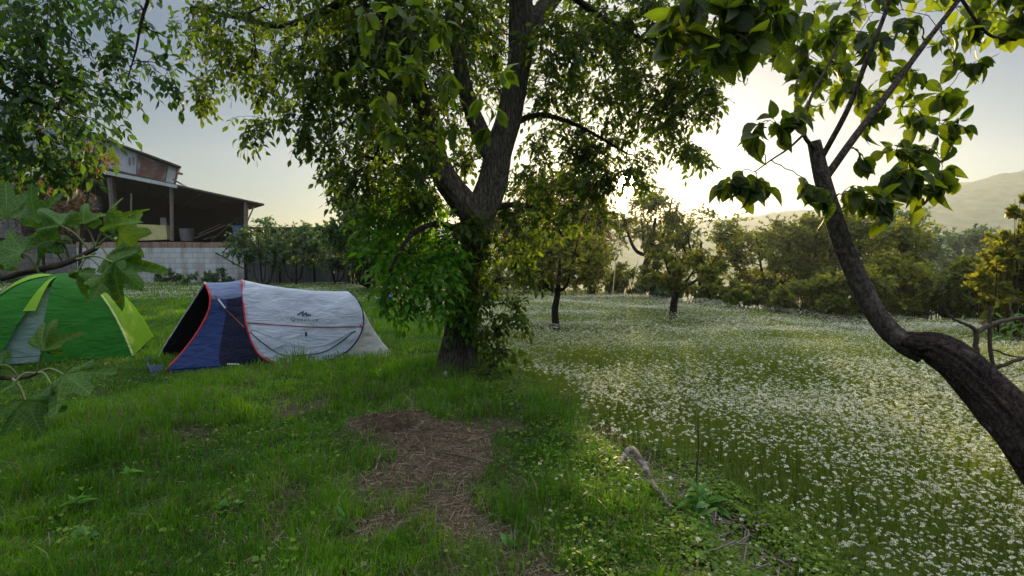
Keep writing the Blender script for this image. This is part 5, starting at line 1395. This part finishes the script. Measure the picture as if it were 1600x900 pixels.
def grass():
    x, y = spread(520000, 1.7, 27, -.7)
    s = svalue(x, y); dm = dirt(x, y)
    keep = (y < edge_y(x) + 1.5) & ~tent_mask(x, y) & (rng.random(len(x)) > dm * 1.08)
    tr = np.hypot(x + .56, y - 7.0) < .22
    ditch = np.exp(-((s - .55) / .5) ** 2) * sst((7 - y) / 1.5)
    keep &= ~tr & (np.hypot((x - HOLE[0]) / 1.15, y - HOLE[1]) > .22) & (rng.random(len(x)) > ditch * .6)
    x, y, s = x[keep], y[keep], s[keep]
    lump = vnoise(x, y, .5, 41) * .5 + vnoise(x, y, .18, 42) * .5; big = vnoise(x, y, 1.6, 44)
    mead = s > .95 + .5 * (vnoise(x, y, .5, 47) - .5)
    h = (.045 + .30 * lump ** 2.2 * (.35 + 1.0 * big)) * (.6 + .7 * rng.random(len(x)))
    h = np.where(mead, (.10 + .24 * lump * (.6 + .6 * rng.random(len(x)))) * (.45 + .55 * sst((s - .45) / 1.6)) * (1 - .45 * sst((y - 8) / 5)), h)
    near = sst((3.6 - y) / 1.2); h = h * (1 - .25 * near * (~mead))
    w = .0017 + .00038 * y
    tint = np.clip(-.05 + .75 * vnoise(x, y, .9, 43) + .35 * vnoise(x, y, .25, 45) + rng.normal(0, .18, len(x)), 0, 1)
    dry = rng.random(len(x)) < .03 + .16 * vnoise(x, y, .6, 49) ** 2 + .25 * dirt(x, y)
    for nm, mk, mt, lab in (('dry_grass', dry & ~mead, 'straw', 'dry yellowed blades mixed into the green terrace grass'), ('grass', ~mead & ~dry, 'grass', 'soft green grass growing on the shaded terrace round the tents'), ('meadow_grass', mead, 'meadowgrass', 'taller grass and fine stems among the white meadow flowers')):
        V, F = blades(x[mk], y[mk], h[mk], w[mk], .45)
        tag(mesh_np(nm, V, F, M[mt], tint=np.repeat(tint[mk], 5)), lab, 'grass', None, 'stuff')
    # dry stalks over the bare patches
    x, y = spread(130000, 1.8, 8, -.5, 1.0); dm = dirt(x, y); s = svalue(x, y)
    keep = (rng.random(len(x)) < dm * .8 + .05) & (s < 1.2); x, y = x[keep], y[keep]
    n = len(x); z = hfun(x, y) + .006 + rng.random(n) * .03
    th = rng.random(n) * 6.283; L_ = .03 + .09 * rng.random(n) ** 2
    c = np.stack([x, y, z], -1); d = np.stack([np.cos(th), np.sin(th), rng.normal(0, .22, n)], -1) * L_[:, None] * .5
    s_ = np.stack([-np.sin(th), np.cos(th), rng.normal(0, .4, n)], -1) * (.0007 + .0011 * rng.random(n))[:, None]
    V = np.stack([c - d - s_, c - d + s_, c + d + s_, c + d - s_], 1).reshape(-1, 3); F = (np.array([0, 1, 2, 3])[None] + (np.arange(n) * 4)[:, None])
    tag(mesh_np('dry_grass', V, F, M['straw'], tint=np.repeat(rng.random(n), 4)), 'dry straw and dead stalks scattered over the bare earth', 'straw', None, 'stuff')
grass()

def ground_leaves():
    x, y = spread(300000, 1.7, 8.5, -.4, 1.05); s = svalue(x, y)
    pr = np.exp(-((s - .5) / .8) ** 2) * 1.0 * (.35 + vnoise(x, y, .35, 55)) * np.where(s > 1.2, .5, 1)
    pr = np.maximum(pr, .07 * vnoise(x, y, .5, 56))
    pr = np.where((np.abs(s - .55) < .25) & (y < 5.5), pr * .35, pr)
    keep = (rng.random(len(x)) < pr * np.where(s < .1, 1 - .85 * dirt(x, y), 1)) & ~tent_mask(x, y); x, y = x[keep], y[keep]; n = len(x)
    h = .02 + .09 * vnoise(x, y, .3, 57) * rng.random(n); c = np.stack([x, y, hfun(x, y) + h], -1)
    lv = Leaves(); th = rng.random(n) * 6.283
    d = np.stack([np.cos(th), np.sin(th), rng.normal(.05, .35, n)], -1)
    lv.add(c, d, np.array([0, 0, 1.0]) + rng.normal(0, .4, (n, 3)), .016 + .026 * rng.random(n) ** 1.5, np.clip(.2 + .6 * vnoise(x, y, .6, 58) + rng.normal(0, .2, n), 0, 1))
    tag(lv.build('ground_cover', M['clover'], None, 'small', 1.7), 'low round leaved ground cover along the ditch and in the grass', 'ground cover', None, 'stuff')
    # dark litter in the ditch
    x, y = spread(9000, 1.9, 6.5, -.3, .8); s = svalue(x, y); keep = (rng.random(len(x)) < np.exp(-((s - .55) / .4) ** 2)); x, y = x[keep], y[keep]
    t = Tubes(); r = rng
    for a, b in list(zip(x, y))[:2600]:
        L_ = .04 + .2 * r.random() ** 3; th = r.random() * 6.28; z = gz(a, b) + .01 + .03 * r.random()
        p0 = np.array([a, b, z]); p1 = p0 + np.array([math.cos(th), math.sin(th), r.normal(0, .2)]) * L_
        t.add(np.array([p0, (p0 + p1) / 2 + r.normal(0, .008, 3), p1]), [.003 + .003 * r.random()] * 3, 4)
    tag(t.build('twig_litter', M['post'], None), 'small broken twigs littering the ditch', 'twigs', None, 'stuff')
ground_leaves()

def umbel(nf, rad, seed, detailed=True):
    """florets as small tilted quads on a shallow dome; z up, centre at origin"""
    r = np.random.default_rng(seed); V = []; F = []
    for i in range(nf):
        f = math.sqrt((i + .5) / nf); th = i * 2.39996 + r.normal(0, .15); rr = rad * f
        c = np.array([math.cos(th) * rr, math.sin(th) * rr, -rad * .28 * f * f + r.normal(0, rad * .05)])
        k = rad * (.20 if nf > 12 else .34) * r.uniform(.7, 1.25); a = r.random() * 3.14; m_ = 5 if detailed else 4; b0 = len(V)
        V.append(c + [0, 0, k * .12])
        tl = r.normal(0, .35, 2)
        for q in range(m_):
            an = a + q * 2 * math.pi / m_; dx, dy = math.cos(an) * k, math.sin(an) * k
            V.append(c + [dx, dy, dx * tl[0] + dy * tl[1] - k * .15])
        for q in range(m_): F.append((b0, b0 + 1 + q, b0 + 1 + (q + 1) % m_))
    return np.array(V), np.array(F)
def flower_mask(x, y):
    s = svalue(x, y)
    m = sst((s - .42 - .7 * (vnoise(x, y, .6, 61) - .5)) / .7)
    m = np.maximum(m, .35 * sst((15.5 - y) / -1.5) * (s < .5))                       # back of the terrace
    m = np.maximum(m, sst((y - 17) / 2) * .9)
    m = np.maximum(m, .035 * ((s > -.6) & (y < 3.9) & (y > 2.0)))
    m = m * np.clip(.18 + 1.5 * vnoise(x, y, 1.7, 62) * (.5 + 1.0 * vnoise(x, y, .4, 63)), 0, 1)
    gp = np.exp(-(((x - 1.3) / .9) ** 2 + ((y - 7.9) / .9) ** 2))                       # the green hollow right of the walnut
    return m * (1 - .9 * gp)
def flowers():
    x, y = spread(480000, 2.0, 25, .40, 1.12)
    keep = (rng.random(len(x)) < flower_mask(x, y) * .8) & (y < edge_y(x) + .6) & ~tent_mask(x, y) & (np.hypot(x + .5, y - 7) > .4)
    x, y = x[keep], y[keep]; n = len(x); s = svalue(x, y)
    h = np.where(s > .5, .26 + .16 * vnoise(x, y, 1.2, 64) + rng.normal(0, .045, n), .16 + rng.normal(0, .03, n)); h = h * (1 - .5 * sst((y - 8) / 5)) * np.where(s > .3, .5 + .5 * sst((s - .45) / 1.6), 1); h = np.clip(h, .07, .6)
    top = np.stack([x + rng.normal(0, .03, n), y + rng.normal(0, .03, n), hfun(x, y) + h], -1)
    size = (.0085 + .012 * rng.random(n) ** 1.4) * (1 - .32 * sst((6 - y) / 3)) * (1 + .25 * (rng.random(n) < .15))
    # pixel radius in the picture, to choose the 300 that show largest
    rel = top - CAMP; dep = rel @ FW; u = rel[:, 0] / dep * FPX + 800; v = 450 - (rel @ UP) / dep * FPX
    inv = (u > 5) & (u < 1595) & (v > 5) & (v < 893)
    order = np.argsort(-np.where(inv, size / dep, 0)); big = np.zeros(n, bool); big[order[:300]] = True
    tv = []; 
    # individuals
    protos = []
    for k in range(6):
        V, F = umbel(22, 1.0, 100 + k)
        me = bpy.data.meshes.new('flower_head'); me.from_pydata([tuple(a) for a in V], [], [tuple(map(int, f)) for f in F])
        a = me.attributes.new('tint', 'FLOAT', 'POINT'); a.data.foreach_set('value', np.full(len(V), .2 + .13 * k, np.float32)); me.materials.append(M['petal']); me.update()
        b = MB(); b.tube([(0, 0, 0), (.01, .01, .5), (0, 0, .985)], [.0018, .0015, .0012], 5)
        for q in range(8):
            an = q * .785; b.tube([(0, 0, .93), (math.cos(an) * .012, math.sin(an) * .012, .985)], [.0008, .0006], 3)
        ms = bpy.data.meshes.new('stem'); ms.from_pydata(b.v, [], b.f); ms.materials.append(M['greentwig']); ms.update()
        protos.append((me, ms))
    lab = 'white umbel wildflower on a thin green stem near the camera'
    for i in np.nonzero(big)[0]:
        k = int(rng.integers(6)); z0 = float(hfun(x[i], y[i])); o = empty('wildflower', (top[i, 0], top[i, 1], z0), lab, 'flower', 'white umbel wildflowers nearest in the meadow')
        hh = float(top[i, 2] - z0)
        hd = bpy.data.objects.new('flower_head', protos[k][0]); col.objects.link(hd); hd.parent = o; hd.location = (0, 0, hh); hd.scale = [float(size[i])] * 3
        hd.rotation_euler = (float(rng.normal(0, .3)), float(rng.normal(0, .3)), float(rng.random() * 6))
        st = bpy.data.objects.new('stem', protos[k][1]); col.objects.link(st); st.parent = o; st.scale = (1, 1, hh)
    rest = ~big
    for nm, mk, nf, lab in (('wildflowers', rest & (dep < 7.5), 9, 'countless white umbel flowers covering the near meadow'), ('far_wildflowers', rest & (dep >= 7.5), 4, 'countless white flowers of the farther meadow and the far terrace')):
        idx = np.nonzero(mk)[0]; Vs = []; Fs = []; T_ = []; n0 = 0
        for k in range(5):
            ii = idx[k::5]; V, F = umbel(nf, 1.0, 200 + k, False); m_ = len(ii)
            rz = rng.random(m_) * 6.28; ax = rng.normal(0, .3, m_); ay = rng.normal(0, .3, m_)
            X = V[None, :, 0] * np.cos(rz)[:, None] - V[None, :, 1] * np.sin(rz)[:, None]; Yv = V[None, :, 0] * np.sin(rz)[:, None] + V[None, :, 1] * np.cos(rz)[:, None]
            Z = V[None, :, 2] + X * ax[:, None] + Yv * ay[:, None]
            W = np.stack([X, Yv, Z], -1) * size[ii][:, None, None] + top[ii][:, None, :]
            Vs.append(W.reshape(-1, 3)); Fs.append((F[None] + (np.arange(m_) * len(V))[:, None, None]).reshape(-1, 3) + n0); n0 += m_ * len(V)
            T_.append(np.repeat(rng.random(m_), len(V)))
        tag(mesh_np(nm, np.concatenate(Vs), np.concatenate(Fs), M['petal'], tint=np.concatenate(T_)), lab, 'flowers', None, 'stuff')
    # their stems
    ii = np.nonzero(rest & (dep < 11))[0]; m_ = len(ii); b = np.stack([x[ii], y[ii], hfun(x[ii], y[ii])], -1); t = top[ii]; w = (.0009 + .00022 * y[ii])[:, None]
    sx = np.array([1, 0, 0]) * w
    V = np.stack([b - sx, b + sx, t + sx * .6, t - sx * .6], 1).reshape(-1, 3); F = np.array([0, 1, 2, 3])[None] + (np.arange(m_) * 4)[:, None]
    tag(mesh_np('wildflower_stems', V, F, M['meadowgrass'], tint=np.full(m_ * 4, .6)), 'fine green stems carrying the white meadow flowers', 'stems', None, 'stuff')
    print('flowers', n)
flowers()
